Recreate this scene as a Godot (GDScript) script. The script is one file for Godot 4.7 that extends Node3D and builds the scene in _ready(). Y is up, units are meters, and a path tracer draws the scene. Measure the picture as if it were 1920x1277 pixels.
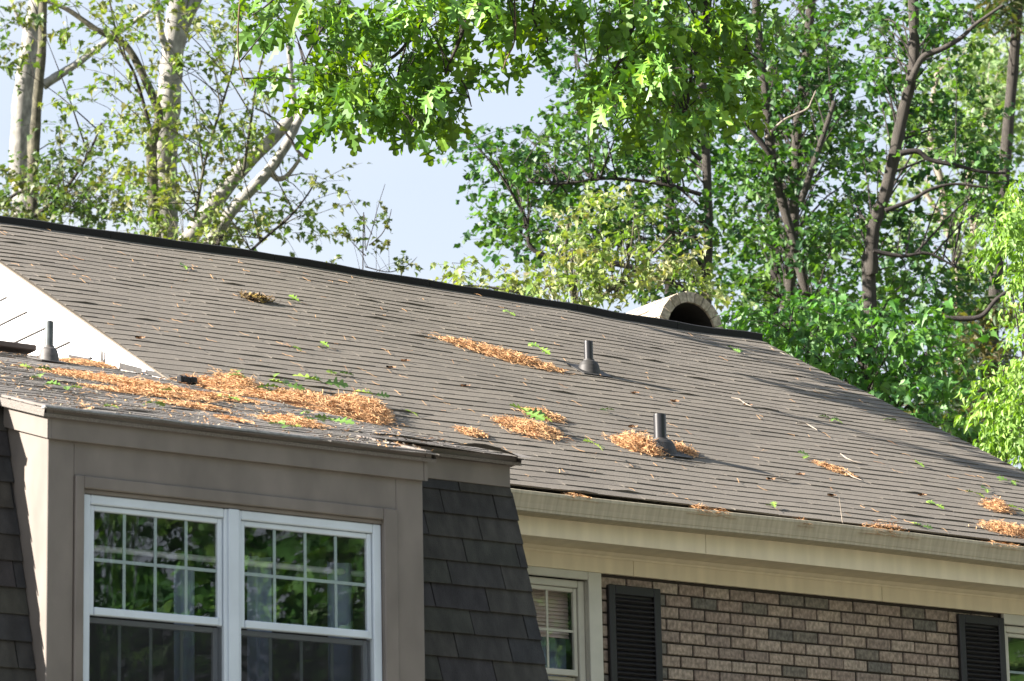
extends Node3D
# A brick town house and its mansard neighbour under trees, seen from the ground. Metres; x runs along the front, z towards the viewer, y up.

const EYE := Vector3(-12.0082844, 1.6, 16.525884)
const RIGHT := Vector3(0.8339452, -0.0198967, 0.5514884)
const UP := Vector3(-0.1162943, 0.970571, 0.2108733)
const AHEAD := Vector3(0.5394544, 0.2399917, -0.8070892)
const SUNWARD := Vector3(-0.52, 0.277, -0.165)

# main roof: eave and ridge lines, slope 28.5 degrees
const EAVE_Z := 0.405
const EAVE_Y := 5.603
const RIDGE_Z := -4.02
const ROOF_LEFT := -2.63
const ROOF_RIGHT := 3.78
# low roof of the mansard house
const LOW_SLOPE := 0.3139
const BAY_Z := 2.98
const LOW_FRONT := 3.035
const LOW_Y := 5.05
const HOUSE_LEFT := -5.79

var rng := RandomNumberGenerator.new()
var wob := FastNoiseLite.new()
var M := {}


class Shape:
	var v := PackedVector3Array()
	var n := PackedVector3Array()
	var c := PackedColorArray()
	var i := PackedInt32Array()
	var tint := Color.WHITE

	func face(pts: Array, outward: Vector3) -> void:
		var a: Vector3 = pts[0]
		var nn: Vector3 = (pts[1] - a).cross(pts[2] - a)
		if nn.length_squared() < 1e-16 and pts.size() > 3:
			nn = (pts[2] - a).cross(pts[3] - a)
		if nn.length_squared() < 1e-16:
			return
		nn = nn.normalized()
		var flip := nn.dot(outward) < 0.0
		if flip:
			nn = -nn
		var s := v.size()
		for p in pts:
			v.append(p)
			n.append(nn)
			c.append(tint)
		for k in range(1, pts.size() - 1):
			if flip:
				i.append_array([s, s + k, s + k + 1])
			else:
				i.append_array([s, s + k + 1, s + k])

	func box(t: Transform3D, size: Vector3, bevel := 0.0) -> void:
		var h := size / 2.0
		var b := minf(bevel, minf(h.x, minf(h.y, h.z)) * 0.49)
		var signs := [-1.0, 1.0]
		var pt := func(sx: float, sy: float, sz: float, full: int) -> Vector3:
			var p := Vector3(sx * (h.x - (0.0 if full == 0 else b)), sy * (h.y - (0.0 if full == 1 else b)), sz * (h.z - (0.0 if full == 2 else b)))
			return t * p
		for s in signs:
			face([pt.call(s, -1, -1, 0), pt.call(s, 1, -1, 0), pt.call(s, 1, 1, 0), pt.call(s, -1, 1, 0)], t.basis.x * s)
			face([pt.call(-1, s, -1, 1), pt.call(1, s, -1, 1), pt.call(1, s, 1, 1), pt.call(-1, s, 1, 1)], t.basis.y * s)
			face([pt.call(-1, -1, s, 2), pt.call(1, -1, s, 2), pt.call(1, 1, s, 2), pt.call(-1, 1, s, 2)], t.basis.z * s)
		if b <= 0.0:
			return
		for s in signs:
			for r in signs:
				face([pt.call(s, r, -1, 0), pt.call(s, r, 1, 0), pt.call(s, r, 1, 1), pt.call(s, r, -1, 1)], t.basis.x * s + t.basis.y * r)
				face([pt.call(s, -1, r, 0), pt.call(s, 1, r, 0), pt.call(s, 1, r, 2), pt.call(s, -1, r, 2)], t.basis.x * s + t.basis.z * r)
				face([pt.call(-1, s, r, 1), pt.call(1, s, r, 1), pt.call(1, s, r, 2), pt.call(-1, s, r, 2)], t.basis.y * s + t.basis.z * r)
				for q in signs:
					face([pt.call(s, r, q, 0), pt.call(s, r, q, 1), pt.call(s, r, q, 2)], t.basis * Vector3(s, r, q))

	func slab(lo: Vector3, hi: Vector3, bevel := 0.0) -> void:
		box(Transform3D(Basis(), (lo + hi) / 2.0), hi - lo, bevel)

	# A bar with a given cross-section swept from a to b: the section is a list of (z, y) offsets.
	func sweep(section: PackedVector2Array, a: Vector3, b: Vector3, closed := true) -> void:
		var mid := Vector2.ZERO
		for p in section:
			mid += p / section.size()
		var count := section.size() if closed else section.size() - 1
		for k in count:
			var p := section[k]
			var q := section[(k + 1) % section.size()]
			var o := (p + q) / 2.0 - mid
			face([a + Vector3(0, p.y, p.x), b + Vector3(0, p.y, p.x), b + Vector3(0, q.y, q.x), a + Vector3(0, q.y, q.x)], Vector3(0, o.y, o.x))
		if closed:
			var ends := [[], []]
			for p in section:
				ends[0].append(a + Vector3(0, p.y, p.x))
				ends[1].append(b + Vector3(0, p.y, p.x))
			face(ends[0], a - b)
			face(ends[1], b - a)

	# A smooth sheet through rows of points.
	func sheet(rows: Array, outward: Vector3, shades: Array = []) -> void:
		var w: int = rows[0].size()
		var s := v.size()
		var flip := 0.0
		for r in rows.size():
			for k in w:
				var along: Vector3 = rows[r][mini(k + 1, w - 1)] - rows[r][maxi(k - 1, 0)]
				var across: Vector3 = rows[mini(r + 1, rows.size() - 1)][k] - rows[maxi(r - 1, 0)][k]
				var nn := along.cross(across).normalized()
				if nn.dot(outward) < 0.0:
					nn = -nn
					flip += 1.0
				v.append(rows[r][k])
				n.append(nn)
				c.append(shades[r][k] if shades else tint)
		for r in rows.size() - 1:
			for k in w - 1:
				var q := s + r * w + k
				if flip > rows.size() * w / 2.0:
					i.append_array([q, q + 1, q + w, q + 1, q + w + 1, q + w])
				else:
					i.append_array([q, q + w, q + 1, q + 1, q + w, q + w + 1])

	func tube(path: Array, radii: Array, sides := 8, caps := true, rough := 0.0, dice: RandomNumberGenerator = null) -> void:
		var s := v.size()
		var x := Vector3.ZERO
		for k in path.size():
			var d: Vector3 = (path[mini(k + 1, path.size() - 1)] - path[maxi(k - 1, 0)]).normalized()
			if k == 0:
				x = d.cross(Vector3(0.31, 0.2, 0.93)).normalized()
			x = (x - d * x.dot(d)).normalized()
			var y := d.cross(x)
			for j in sides:
				var a := TAU * j / sides
				var o := x * cos(a) + y * sin(a)
				var r: float = radii[k]
				if rough > 0.0:
					r *= 1.0 + dice.randf_range(-rough, rough)
				v.append(path[k] + o * r)
				n.append(o)
				c.append(tint)
		for k in path.size() - 1:
			for j in sides:
				var a := s + k * sides + j
				var b := s + k * sides + (j + 1) % sides
				i.append_array([a, a + sides, b, b, a + sides, b + sides])
		if caps:
			for e in [0, path.size() - 1]:
				var ring := []
				for j in sides:
					ring.append(v[s + e * sides + j])
				face(ring, path[e] - path[1 if e == 0 else e - 1])

	# A turned shape: (radius, height) pairs round an axis.
	func lathe(t: Transform3D, profile: PackedVector2Array, sides := 20) -> void:
		for k in profile.size() - 1:
			var rows := [PackedVector3Array(), PackedVector3Array()]
			for j in sides + 1:
				var a := TAU * j / sides
				for e in 2:
					var p := profile[k + e]
					rows[e].append(t * Vector3(cos(a) * p.x, p.y, sin(a) * p.x))
			var s := v.size()
			var slope := (profile[k + 1] - profile[k])
			for e in 2:
				for j in sides + 1:
					var a := TAU * j / sides
					v.append(rows[e][j])
					n.append((t.basis * Vector3(cos(a) * slope.y, -slope.x, sin(a) * slope.y)).normalized())
					c.append(tint)
			for j in sides:
				var q := s + j
				i.append_array([q, q + 1, q + sides + 1, q + 1, q + sides + 2, q + sides + 1])

	func mesh(from := Vector3.ZERO) -> ArrayMesh:
		var m := ArrayMesh.new()
		if v.is_empty():
			return m
		if from != Vector3.ZERO:
			for k in v.size():
				v[k] -= from
		var a := []
		a.resize(Mesh.ARRAY_MAX)
		a[Mesh.ARRAY_VERTEX] = v
		a[Mesh.ARRAY_NORMAL] = n
		a[Mesh.ARRAY_COLOR] = c
		a[Mesh.ARRAY_INDEX] = i
		m.add_surface_from_arrays(Mesh.PRIMITIVE_TRIANGLES, a)
		return m


# ---------- helpers ----------
func origin_of(o: Node) -> Vector3:
	var p := Vector3.ZERO
	while o is Node3D and o != self:
		p += o.position
		o = o.get_parent()
	return p


func build(called: String, s: Shape, m: Material, parent: Node = self, base = null) -> MeshInstance3D:
	var o := MeshInstance3D.new()
	o.name = called
	var from := origin_of(parent)
	if base != null:
		o.position = base - from
		from = base
	o.mesh = s.mesh(from)
	o.material_override = m
	parent.add_child(o, true)
	return o


func place(called: String, mesh: Mesh, m: Material, t: Transform3D, parent: Node = self) -> MeshInstance3D:
	var o := MeshInstance3D.new()
	o.name = called
	o.mesh = mesh
	o.material_override = m
	o.transform = Transform3D(t.basis, t.origin - origin_of(parent))
	parent.add_child(o, true)
	return o


func scatter(called: String, mesh: Mesh, m: Material, where: Array, tints: Array, parent: Node) -> MultiMeshInstance3D:
	var mm := MultiMesh.new()
	mm.transform_format = MultiMesh.TRANSFORM_3D
	mm.use_colors = true
	mm.mesh = mesh
	mm.instance_count = where.size()
	var from := origin_of(parent)
	for k in where.size():
		var t: Transform3D = where[k]
		mm.set_instance_transform(k, Transform3D(t.basis, t.origin - from))
		mm.set_instance_color(k, tints[k])
	var o := MultiMeshInstance3D.new()
	o.name = called
	o.multimesh = mm
	o.material_override = m
	o.set_meta("kind", "stuff")
	parent.add_child(o, true)
	return o


func tag(o: Node, label: String, category := "", group := "", kind := "") -> Node:
	o.set_meta("label", label)
	if category:
		o.set_meta("category", category)
	if group:
		o.set_meta("group", group)
	if kind:
		o.set_meta("kind", kind)
	return o


func thing(called: String, at_point: Vector3) -> Node3D:
	var o := Node3D.new()
	o.name = called
	o.position = at_point
	add_child(o, true)
	return o


func lin(r: float, g: float, b: float, a := 1.0) -> Color:
	return Color(r, g, b, a)


func toned(c: Color, k: float) -> Color:
	return Color(c.r * k, c.g * k, c.b * k, c.a)


func noise_tex(freq: float, lo: float, hi: float, kind := FastNoiseLite.TYPE_SIMPLEX_SMOOTH, octaves := 4, seed_ := 1, size := 512) -> NoiseTexture2D:
	var f := FastNoiseLite.new()
	f.noise_type = kind
	f.frequency = freq
	f.fractal_octaves = octaves
	f.seed = seed_
	var t := NoiseTexture2D.new()
	t.width = size
	t.height = size
	t.seamless = true
	t.noise = f
	var g := Gradient.new()
	g.set_color(0, Color(lo, lo, lo))
	g.set_color(1, Color(hi, hi, hi))
	t.color_ramp = g
	return t


func mat(color: Color, rough := 0.8, tex: Texture2D = null, scale := Vector3.ONE, vcol := false, bump: Texture2D = null, bump_cm := 0.0) -> StandardMaterial3D:
	var m := StandardMaterial3D.new()
	m.albedo_color = color.linear_to_srgb()
	m.roughness = rough
	m.vertex_color_use_as_albedo = vcol
	m.uv1_triplanar = true
	m.uv1_world_triplanar = true
	m.uv1_scale = scale
	if tex:
		m.albedo_texture = tex
	if bump:
		m.heightmap_enabled = true
		m.heightmap_texture = bump
		m.heightmap_scale = bump_cm
	return m


# ---------- where things are ----------
func ray(px: float, py: float) -> Vector3:
	return RIGHT * (px - 960.0) - UP * (py - 638.5) + AHEAD * 7000.0


func at(px: float, py: float, depth: float) -> Vector3:
	return EYE + ray(px, py) * (depth / 7000.0)


const SAG_X := [-2.7, -2.11, -0.24, 0.85, 1.89, 2.65, 3.17, 3.8]
const SAG_Y := [0.012, 0.02, 0.034, 0.012, 0.0, -0.018, -0.028, -0.022]


func sag(x: float) -> float:
	for k in SAG_X.size() - 1:
		if x <= SAG_X[k + 1]:
			return lerpf(SAG_Y[k], SAG_Y[k + 1], smoothstep(0.0, 1.0, clampf((x - SAG_X[k]) / (SAG_X[k + 1] - SAG_X[k]), 0.0, 1.0)))
	return SAG_Y[-1]


const RIDGE_Y := 8.013
var roof_len := Vector2(EAVE_Z - RIDGE_Z, RIDGE_Y - EAVE_Y).length()


func on_roof(x: float, d: float, lift := 0.0) -> Vector3:  # d metres up the slope from the eave
	var t := d / roof_len
	var p := Vector3(x, lerpf(EAVE_Y, RIDGE_Y, t) + sag(x) * t, lerpf(EAVE_Z, RIDGE_Z, t))
	p.y += 0.012 * wob.get_noise_2d(x * 9.0, d * 9.0)
	return p + Vector3(0, 0.879, 0.477) * lift


func hit_roof(px: float, py: float) -> Vector3:
	var r := ray(px, py)
	var nn := Vector3(0, EAVE_Z - RIDGE_Z, RIDGE_Y - EAVE_Y).normalized()
	var p := EYE + r * ((Vector3(0, EAVE_Y, EAVE_Z) - EYE).dot(nn) / r.dot(nn))
	var q := on_roof(p.x, (Vector2(EAVE_Z, EAVE_Y) - Vector2(p.z, p.y)).length())
	return q + nn * 0.006


func on_low(x: float, d: float, lift := 0.0) -> Vector3:  # d metres (level) back from the front edge of the bay roof
	return Vector3(x, LOW_Y + d * LOW_SLOPE + 0.014 * wob.get_noise_2d(x * 14.0 + 90.0, d * 12.0) + lift * 0.954, LOW_FRONT - d + lift * 0.3)


func hit_low(px: float, py: float) -> Vector3:
	var r := ray(px, py)
	var nn := Vector3(0, 1, LOW_SLOPE).normalized()
	var p := EYE + r * ((Vector3(0, LOW_Y, LOW_FRONT) - EYE).dot(nn) / r.dot(nn))
	return on_low(p.x, LOW_FRONT - p.z, 0.008)


func sky_picture() -> ImageTexture:
	var im := Image.create(1024, 512, false, Image.FORMAT_RGBF)
	var f := FastNoiseLite.new()
	f.seed = 7
	f.frequency = 1.6
	f.fractal_octaves = 5
	for y in 512:
		var el := (0.5 - (y + 0.5) / 512.0) * PI
		for x in 1024:
			var az := (x + 0.5) / 1024.0 * TAU
			var d := Vector3(cos(el) * sin(az), sin(el), cos(el) * cos(az))
			var col: Vector3
			if d.y < 0.0:
				col = Vector3(0.06, 0.06, 0.05)
			else:
				col = Vector3(0.22, 0.238, 0.25).lerp(Vector3(0.045, 0.085, 0.18), pow(d.y, 0.95))
				var cl := f.get_noise_3d(d.x * 1.3, d.y * 4.5, d.z * 1.3) * 0.5 + 0.5
				col = col.lerp(Vector3(0.226, 0.232, 0.236), smoothstep(0.4, 0.66, cl) * 0.8)
			im.set_pixel(x, y, Color(col.x, col.y, col.z))
	return ImageTexture.create_from_image(im)


func _ready() -> void:
	rng.seed = 20
	wob.seed = 5
	wob.frequency = 0.05
	# camera
	var cam := Camera3D.new()
	cam.name = "camera"
	cam.transform = Transform3D(Basis(RIGHT, UP, -AHEAD), EYE)
	cam.fov = 10.4235
	cam.far = 600.0
	var lens := CameraAttributesPhysical.new()
	lens.frustum_focal_length = 131.5583
	lens.frustum_focus_distance = 21.5
	lens.exposure_aperture = 8.5
	lens.frustum_far = 600.0
	lens.frustum_near = 0.1
	cam.attributes = lens
	add_child(cam)
	# sky, exposure
	var env := Environment.new()
	env.background_mode = Environment.BG_SKY
	var pan := PanoramaSkyMaterial.new()
	pan.panorama = sky_picture()
	var sky := Sky.new()
	sky.sky_material = pan
	env.sky = sky
	env.tonemap_mode = Environment.TONE_MAPPER_LINEAR
	env.tonemap_exposure = 4.5
	env.sdfgi_enabled = true
	env.ssao_enabled = true
	env.ssil_enabled = true
	var we := WorldEnvironment.new()
	we.name = "surroundings"
	we.environment = env
	add_child(we)
	# sun, from the left and a little behind the house front
	var sun := DirectionalLight3D.new()
	sun.name = "sun"
	sun.light_energy = 1.6
	sun.light_color = Color(1.0, 0.965, 0.925)
	sun.light_angular_distance = 0.5
	sun.shadow_enabled = true
	sun.basis = Basis.looking_at(-SUNWARD)
	add_child(sun)
	materials()
	ground()
	brick_house()
	mansard_house()
	litter()
	trees()


func materials() -> void:
	var speck := noise_tex(0.12, 0.55, 1.0, FastNoiseLite.TYPE_SIMPLEX_SMOOTH, 5, 3)
	var blotch := noise_tex(0.012, 0.62, 1.0, FastNoiseLite.TYPE_SIMPLEX_SMOOTH, 5, 9)
	var soft := noise_tex(0.01, 0.92, 1.0, FastNoiseLite.TYPE_SIMPLEX_SMOOTH, 4, 21)
	var grit := noise_tex(0.2, 0.0, 1.0, FastNoiseLite.TYPE_SIMPLEX_SMOOTH, 4, 4)
	var lichen := noise_tex(0.02, 0.25, 1.0, FastNoiseLite.TYPE_CELLULAR, 3, 12)
	M.roof = mat(lin(0.252, 0.22, 0.177), 0.95, speck, Vector3.ONE * 1.7, true, grit, 0.25)
	M.roof_low = mat(lin(0.26, 0.236, 0.21), 0.95, speck, Vector3.ONE * 1.9, true, grit, 0.3)
	M.mansard = []
	for c in [lin(0.050, 0.048, 0.043), lin(0.061, 0.058, 0.048), lin(0.042, 0.043, 0.043), lin(0.054, 0.055, 0.043), lin(0.046, 0.043, 0.043)]:
		M.mansard.append(mat(c, 0.95, blotch, Vector3(2.0, 0.9, 2.0), false, grit, 0.25))
	M.taupe = mat(lin(0.198, 0.172, 0.15), 0.55, noise_tex(0.012, 0.84, 1.0, FastNoiseLite.TYPE_SIMPLEX_SMOOTH, 6, 44), Vector3(0.7, 0.35, 0.7))
	M.taupe_dark = mat(lin(0.2, 0.175, 0.152), 0.6, soft, Vector3(0.7, 0.35, 0.7))
	M.cream = mat(lin(0.82, 0.715, 0.5), 0.55, soft, Vector3(1.6, 0.25, 0.8))
	M.gutter = mat(lin(0.55, 0.485, 0.345), 0.5, noise_tex(0.02, 0.82, 1.0, FastNoiseLite.TYPE_SIMPLEX_SMOOTH, 5, 17), Vector3(3.0, 0.4, 0.6))
	M.white_siding = mat(lin(0.8, 0.79, 0.78), 0.5, soft, Vector3(0.5, 0.5, 0.5))
	M.vinyl = mat(lin(0.6, 0.67, 0.735), 0.4, soft, Vector3(0.6, 0.6, 0.6))
	M.cream_frame = mat(lin(0.58, 0.56, 0.47), 0.45, soft, Vector3.ONE)
	M.muntin = mat(lin(0.27, 0.34, 0.345), 0.45)
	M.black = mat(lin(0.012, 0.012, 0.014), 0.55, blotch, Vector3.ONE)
	M.ridge = mat(lin(0.013, 0.0125, 0.014), 0.8, speck, Vector3.ONE * 2.0)
	M.shutter = mat(lin(0.017, 0.016, 0.017), 0.5)
	M.mortar = mat(lin(0.075, 0.06, 0.045), 0.95, speck, Vector3.ONE * 3.0)
	M.brick = []
	for c in [lin(0.661, 0.525, 0.401), lin(0.597, 0.471, 0.363), lin(0.547, 0.424, 0.335), lin(0.699, 0.568, 0.442), lin(0.509, 0.403, 0.322), lin(0.290, 0.269, 0.223), lin(0.350, 0.308, 0.242)]:
		M.brick.append(mat(c, 0.92, blotch, Vector3(6.0, 4.0, 6.0), false, grit, 0.35))
	M.pipe = mat(lin(0.016, 0.016, 0.018), 0.38)
	M.pipe_grey = mat(lin(0.13, 0.15, 0.15), 0.4, blotch, Vector3(6, 2, 6))
	M.boot = mat(lin(0.042, 0.04, 0.037), 0.6, blotch, Vector3.ONE * 5.0)
	M.boot_grey = mat(lin(0.12, 0.11, 0.1), 0.6, blotch, Vector3.ONE * 5.0)
	M.metal = mat(lin(0.42, 0.42, 0.41), 0.4, blotch, Vector3.ONE * 3.0)
	M.chimney = []
	for c in [lin(0.6, 0.52, 0.4), lin(0.52, 0.44, 0.33), lin(0.66, 0.58, 0.46)]:
		M.chimney.append(mat(c, 0.9, blotch, Vector3.ONE * 4.0, false, grit, 0.3))
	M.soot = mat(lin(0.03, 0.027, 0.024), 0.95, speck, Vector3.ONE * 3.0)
	M.room = mat(lin(0.16, 0.15, 0.14), 0.9)
	M.curtain = mat(lin(0.3, 0.38, 0.52), 0.9)
	M.curtain.backlight_enabled = true
	M.curtain.backlight = Color(0.4, 0.42, 0.45)
	M.blind = mat(lin(0.62, 0.5, 0.45), 0.7)
	M.screen = mat(lin(0.008, 0.009, 0.01, 0.62), 0.9)
	M.screen.transparency = BaseMaterial3D.TRANSPARENCY_ALPHA
	M.screen.uv1_triplanar = false
	var g := StandardMaterial3D.new()
	g.albedo_color = Color(0.2, 0.25, 0.24, 0.03)
	g.transparency = BaseMaterial3D.TRANSPARENCY_ALPHA
	g.roughness = 0.0
	g.metallic_specular = 0.5
	g.uv1_triplanar = true
	g.uv1_world_triplanar = true
	g.uv1_scale = Vector3(0.5, 0.25, 0.5)
	var wave := noise_tex(0.008, 0.0, 1.0, FastNoiseLite.TYPE_SIMPLEX_SMOOTH, 1, 31, 256)
	g.heightmap_enabled = true
	g.heightmap_texture = wave
	g.heightmap_scale = 0.4
	M.glass = g
	M.needle = mat(lin(0.64, 0.39, 0.195), 0.85, null, Vector3.ONE, true)
	M.needle.backlight_enabled = true
	M.needle.backlight = Color(0.2, 0.13, 0.06)
	M.leaf_fall = leaf_mat(0.5)
	M.leaf = leaf_mat(0.9)
	M.oak_leaf = leaf_mat(0.9)
	M.oak_leaf.backlight = Color(1.0, 0.93, 0.2)
	M.bark_pale = mat(lin(0.55, 0.53, 0.48), 0.85, noise_tex(0.02, 0.45, 1.0, FastNoiseLite.TYPE_CELLULAR, 3, 8), Vector3(1.2, 0.7, 1.2), false, grit, 0.6)
	M.bark_olive = mat(lin(0.26, 0.24, 0.16), 0.9, lichen, Vector3(1.5, 0.8, 1.5), false, grit, 0.6)
	M.bark = mat(lin(0.105, 0.092, 0.078), 0.95, blotch, Vector3(3.0, 0.8, 3.0), false, grit, 1.2)
	M.bark_dark = mat(lin(0.055, 0.045, 0.04), 0.95, blotch, Vector3(3.0, 1.0, 3.0), false, grit, 0.8)
	M.twig_pale = mat(lin(0.42, 0.36, 0.29), 0.9, blotch, Vector3.ONE * 4.0)
	M.bounce_pale = mat(lin(0.3, 0.28, 0.245), 0.9, blotch, Vector3.ONE * 0.4)
	M.lawn = mat(lin(0.075, 0.095, 0.04), 0.95, blotch, Vector3.ONE * 0.3)


func leaf_mat(k: float) -> StandardMaterial3D:
	var m := mat(Color(1, 1, 1), 0.5, null, Vector3.ONE, true)
	m.uv1_triplanar = false
	m.backlight_enabled = true
	m.backlight = Color(0.95 * k, 1.0 * k, 0.45 * k)
	return m


func ground() -> void:
	var s := Shape.new()
	s.face([Vector3(-400, 0, -400), Vector3(400, 0, -400), Vector3(400, 0, 400), Vector3(-400, 0, 400)], Vector3.UP)
	var o := build("ground", s, M.lawn)
	tag(o, "lawn ground under the houses and trees", "ground", "", "structure")
	s = Shape.new()
	s.slab(Vector3(-60, -0.1, 5.5), Vector3(60, 0.004, 40))
	o = build("bounce_slab", s, M.bounce_pale)  # added pale slab: bounces sunlight up onto the shaded house fronts
	tag(o, "added pale slab that bounces light onto the house fronts", "bounce_slab", "", "structure")


# One course of shingles: a wedge strip with an uneven butt edge and small steps from tab to tab.
func course(p: Callable, x0: float, x1: float, d0: float, d1: float, tabs: float, thick: float, jitter: float, start: float, curl := 0.0, shade_seed := 0) -> Shape:
	var s := Shape.new()
	var rows := [PackedVector3Array(), PackedVector3Array(), PackedVector3Array(), PackedVector3Array()]
	var shades := [[], [], [], []]
	var xs := []
	var x := x0
	var nxt := x0 + tabs * (0.15 + start)
	while x < x1 - 0.001:
		nxt = minf(nxt, x1)
		if x1 - nxt < 0.04:
			nxt = x1
		xs.append([x, nxt, 0.3])
		for q in [0.012, 0.35, 0.68, 0.978]:
			xs.append([lerpf(x, nxt, q), nxt, 1.0])
		xs.append([lerpf(x, nxt, 0.99), nxt, 0.3])
		x = nxt
		nxt = x + tabs
	xs.append([x1, -1.0, 1.0])
	var last := -99.0
	var dj := 0.0
	var lj := 0.0
	var tone := 1.0
	var curl_at := -99.0
	for e in xs:
		if e[1] != last:
			last = e[1]
			dj = rng.randf_range(-jitter, jitter)
			lj = rng.randf_range(-0.2, 0.7) * thick
			tone = rng.randf_range(0.88, 1.1)
			curl_at = -99.0
			if curl > 0.0 and rng.randf() < 0.05:
				curl_at = e[1] - tabs * rng.randf_range(0.2, 0.8)
		var px: float = e[0]
		var up := curl * 0.7 * clampf(1.0 - absf(px - curl_at) / 0.1, 0.0, 1.0)
		var w := wob.get_noise_2d(px * 30.0 + shade_seed, d0 * 200.0)
		var bottom := d0 + dj + 0.003 * w
		rows[0].append(p.call(px, bottom + 0.001, -0.002))
		rows[1].append(p.call(px, bottom, (thick + lj) * e[2] + up))
		rows[2].append(p.call(px, lerpf(d0, d1, 0.45), thick * 0.6 + lj * 0.35 + up * 0.25))
		rows[3].append(p.call(px, d1 + 0.025, 0.001))
		var k := tone * (1.0 + 0.25 * wob.get_noise_2d(px * 14.0, d0 * 14.0 + 40.0))
		for r in 4:
			shades[r].append(Color(k, k, k))
	s.sheet([rows[0], rows[1]], Vector3(0, 0, 1), [shades[0], shades[1]])
	s.sheet([rows[1], rows[2], rows[3]], Vector3.UP, [shades[1], shades[2], shades[3]])
	return s


func double_hung(parent: Node, called: String, x0: float, x1: float, y0: float, y1: float, z: float, frame: Material, bars: Material, cols: int, rail_y: float, deep := 0.0) -> MeshInstance3D:
	# frame: outer frame of two jambs and a head; sashes with glass, muntins; lower sash set back
	var s := Shape.new()
	var w := 0.04
	s.slab(Vector3(x0, y0, z - 0.07), Vector3(x0 + w, y1, z), 0.004)
	s.slab(Vector3(x1 - w, y0, z - 0.07), Vector3(x1, y1, z), 0.004)
	s.slab(Vector3(x0 + w + 0.0005, y1 - w, z - 0.07), Vector3(x1 - w - 0.0005, y1, z - 0.001), 0.004)
	s.slab(Vector3(x0 + w + 0.0005, y0, z - 0.07), Vector3(x1 - w - 0.0005, y0 + w * 0.8, z + 0.012), 0.004)
	var win := build(called, s, frame, parent)
	var xa := x0 + w + 0.002
	var xb := x1 - w - 0.002
	for half in 2:
		var ya := rail_y if half == 0 else y0 + w * 0.8 + 0.002
		var yb := y1 - w - 0.002 if half == 0 else rail_y - 0.002
		var zz := z - 0.014 if half == 0 else z - 0.042 - deep
		var t := 0.022
		var f := Shape.new()
		f.slab(Vector3(xa, ya, zz - 0.024), Vector3(xa + t, yb, zz), 0.003)
		f.slab(Vector3(xb - t, ya, zz - 0.024), Vector3(xb, yb, zz), 0.003)
		f.slab(Vector3(xa + t, yb - t, zz - 0.024), Vector3(xb - t, yb, zz - 0.001), 0.003)
		f.slab(Vector3(xa + t, ya, zz - 0.024), Vector3(xb - t, ya + t * (1.5 if half == 0 else 1.2), zz + (0.006 if half == 0 else -0.001)), 0.003)
		build("sash", f, frame, win)
		var ga := ya + t * 1.4
		var gb := yb - t
		for k in range(1, cols):
			var mx := lerpf(xa + t, xb - t, k / float(cols))
			var b := Shape.new()
			b.slab(Vector3(mx - 0.0065, ga, zz - 0.0165), Vector3(mx + 0.0065, gb, zz - 0.0105))
			build("muntin", b, bars, win)
		var b2 := Shape.new()
		var my := (ga + gb) / 2.0
		b2.slab(Vector3(xa + t, my - 0.007, zz - 0.0175), Vector3(xb - t, my + 0.007, zz - 0.0095))
		build("muntin", b2, bars, win)
		for layer in 3:
			var gl := Shape.new()
			var gz := zz - 0.006 - 0.0072 * layer
			gl.face([Vector3(xa + t, ga - 0.01, gz), Vector3(xb - t, ga - 0.01, gz), Vector3(xb - t, gb + 0.002, gz), Vector3(xa + t, gb + 0.002, gz)], Vector3(0, 0, 1))
			build("pane", gl, M.glass, win)
	return win


func curtain(parent: Node, x0: float, x1: float, y0: float, y1: float, z: float) -> void:
	var rows := [PackedVector3Array(), PackedVector3Array(), PackedVector3Array()]
	var count := int((x1 - x0) / 0.012) + 2
	for k in count:
		var x := lerpf(x0, x1, k / float(count - 1))
		var fold := 0.022 * sin(x * 75.0 + sin(x * 23.0) * 1.5)
		for r in 3:
			rows[r].append(Vector3(x, lerpf(y0, y1, r / 2.0), z + fold * (1.2 - 0.2 * r)))
	var s := Shape.new()
	s.sheet(rows, Vector3(0, 0, 1))
	build("curtain", s, M.curtain, parent)


func shell(parent: Node, lo: Vector3, hi: Vector3) -> void:  # inside of a room, open to the front
	var s := Shape.new()
	var t := 0.05
	s.slab(Vector3(lo.x - t, lo.y - t, lo.z - t), Vector3(hi.x + t, hi.y + t, lo.z))
	s.slab(Vector3(lo.x - t, lo.y - t, lo.z + 0.001), Vector3(lo.x, hi.y + t, hi.z))
	s.slab(Vector3(hi.x, lo.y - t, lo.z + 0.001), Vector3(hi.x + t, hi.y + t, hi.z))
	s.slab(Vector3(lo.x + 0.001, lo.y - t, lo.z + 0.001), Vector3(hi.x - 0.001, lo.y, hi.z))
	s.slab(Vector3(lo.x + 0.001, hi.y, lo.z + 0.001), Vector3(hi.x - 0.001, hi.y + t, hi.z))
	build("room", s, M.room, parent)


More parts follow.
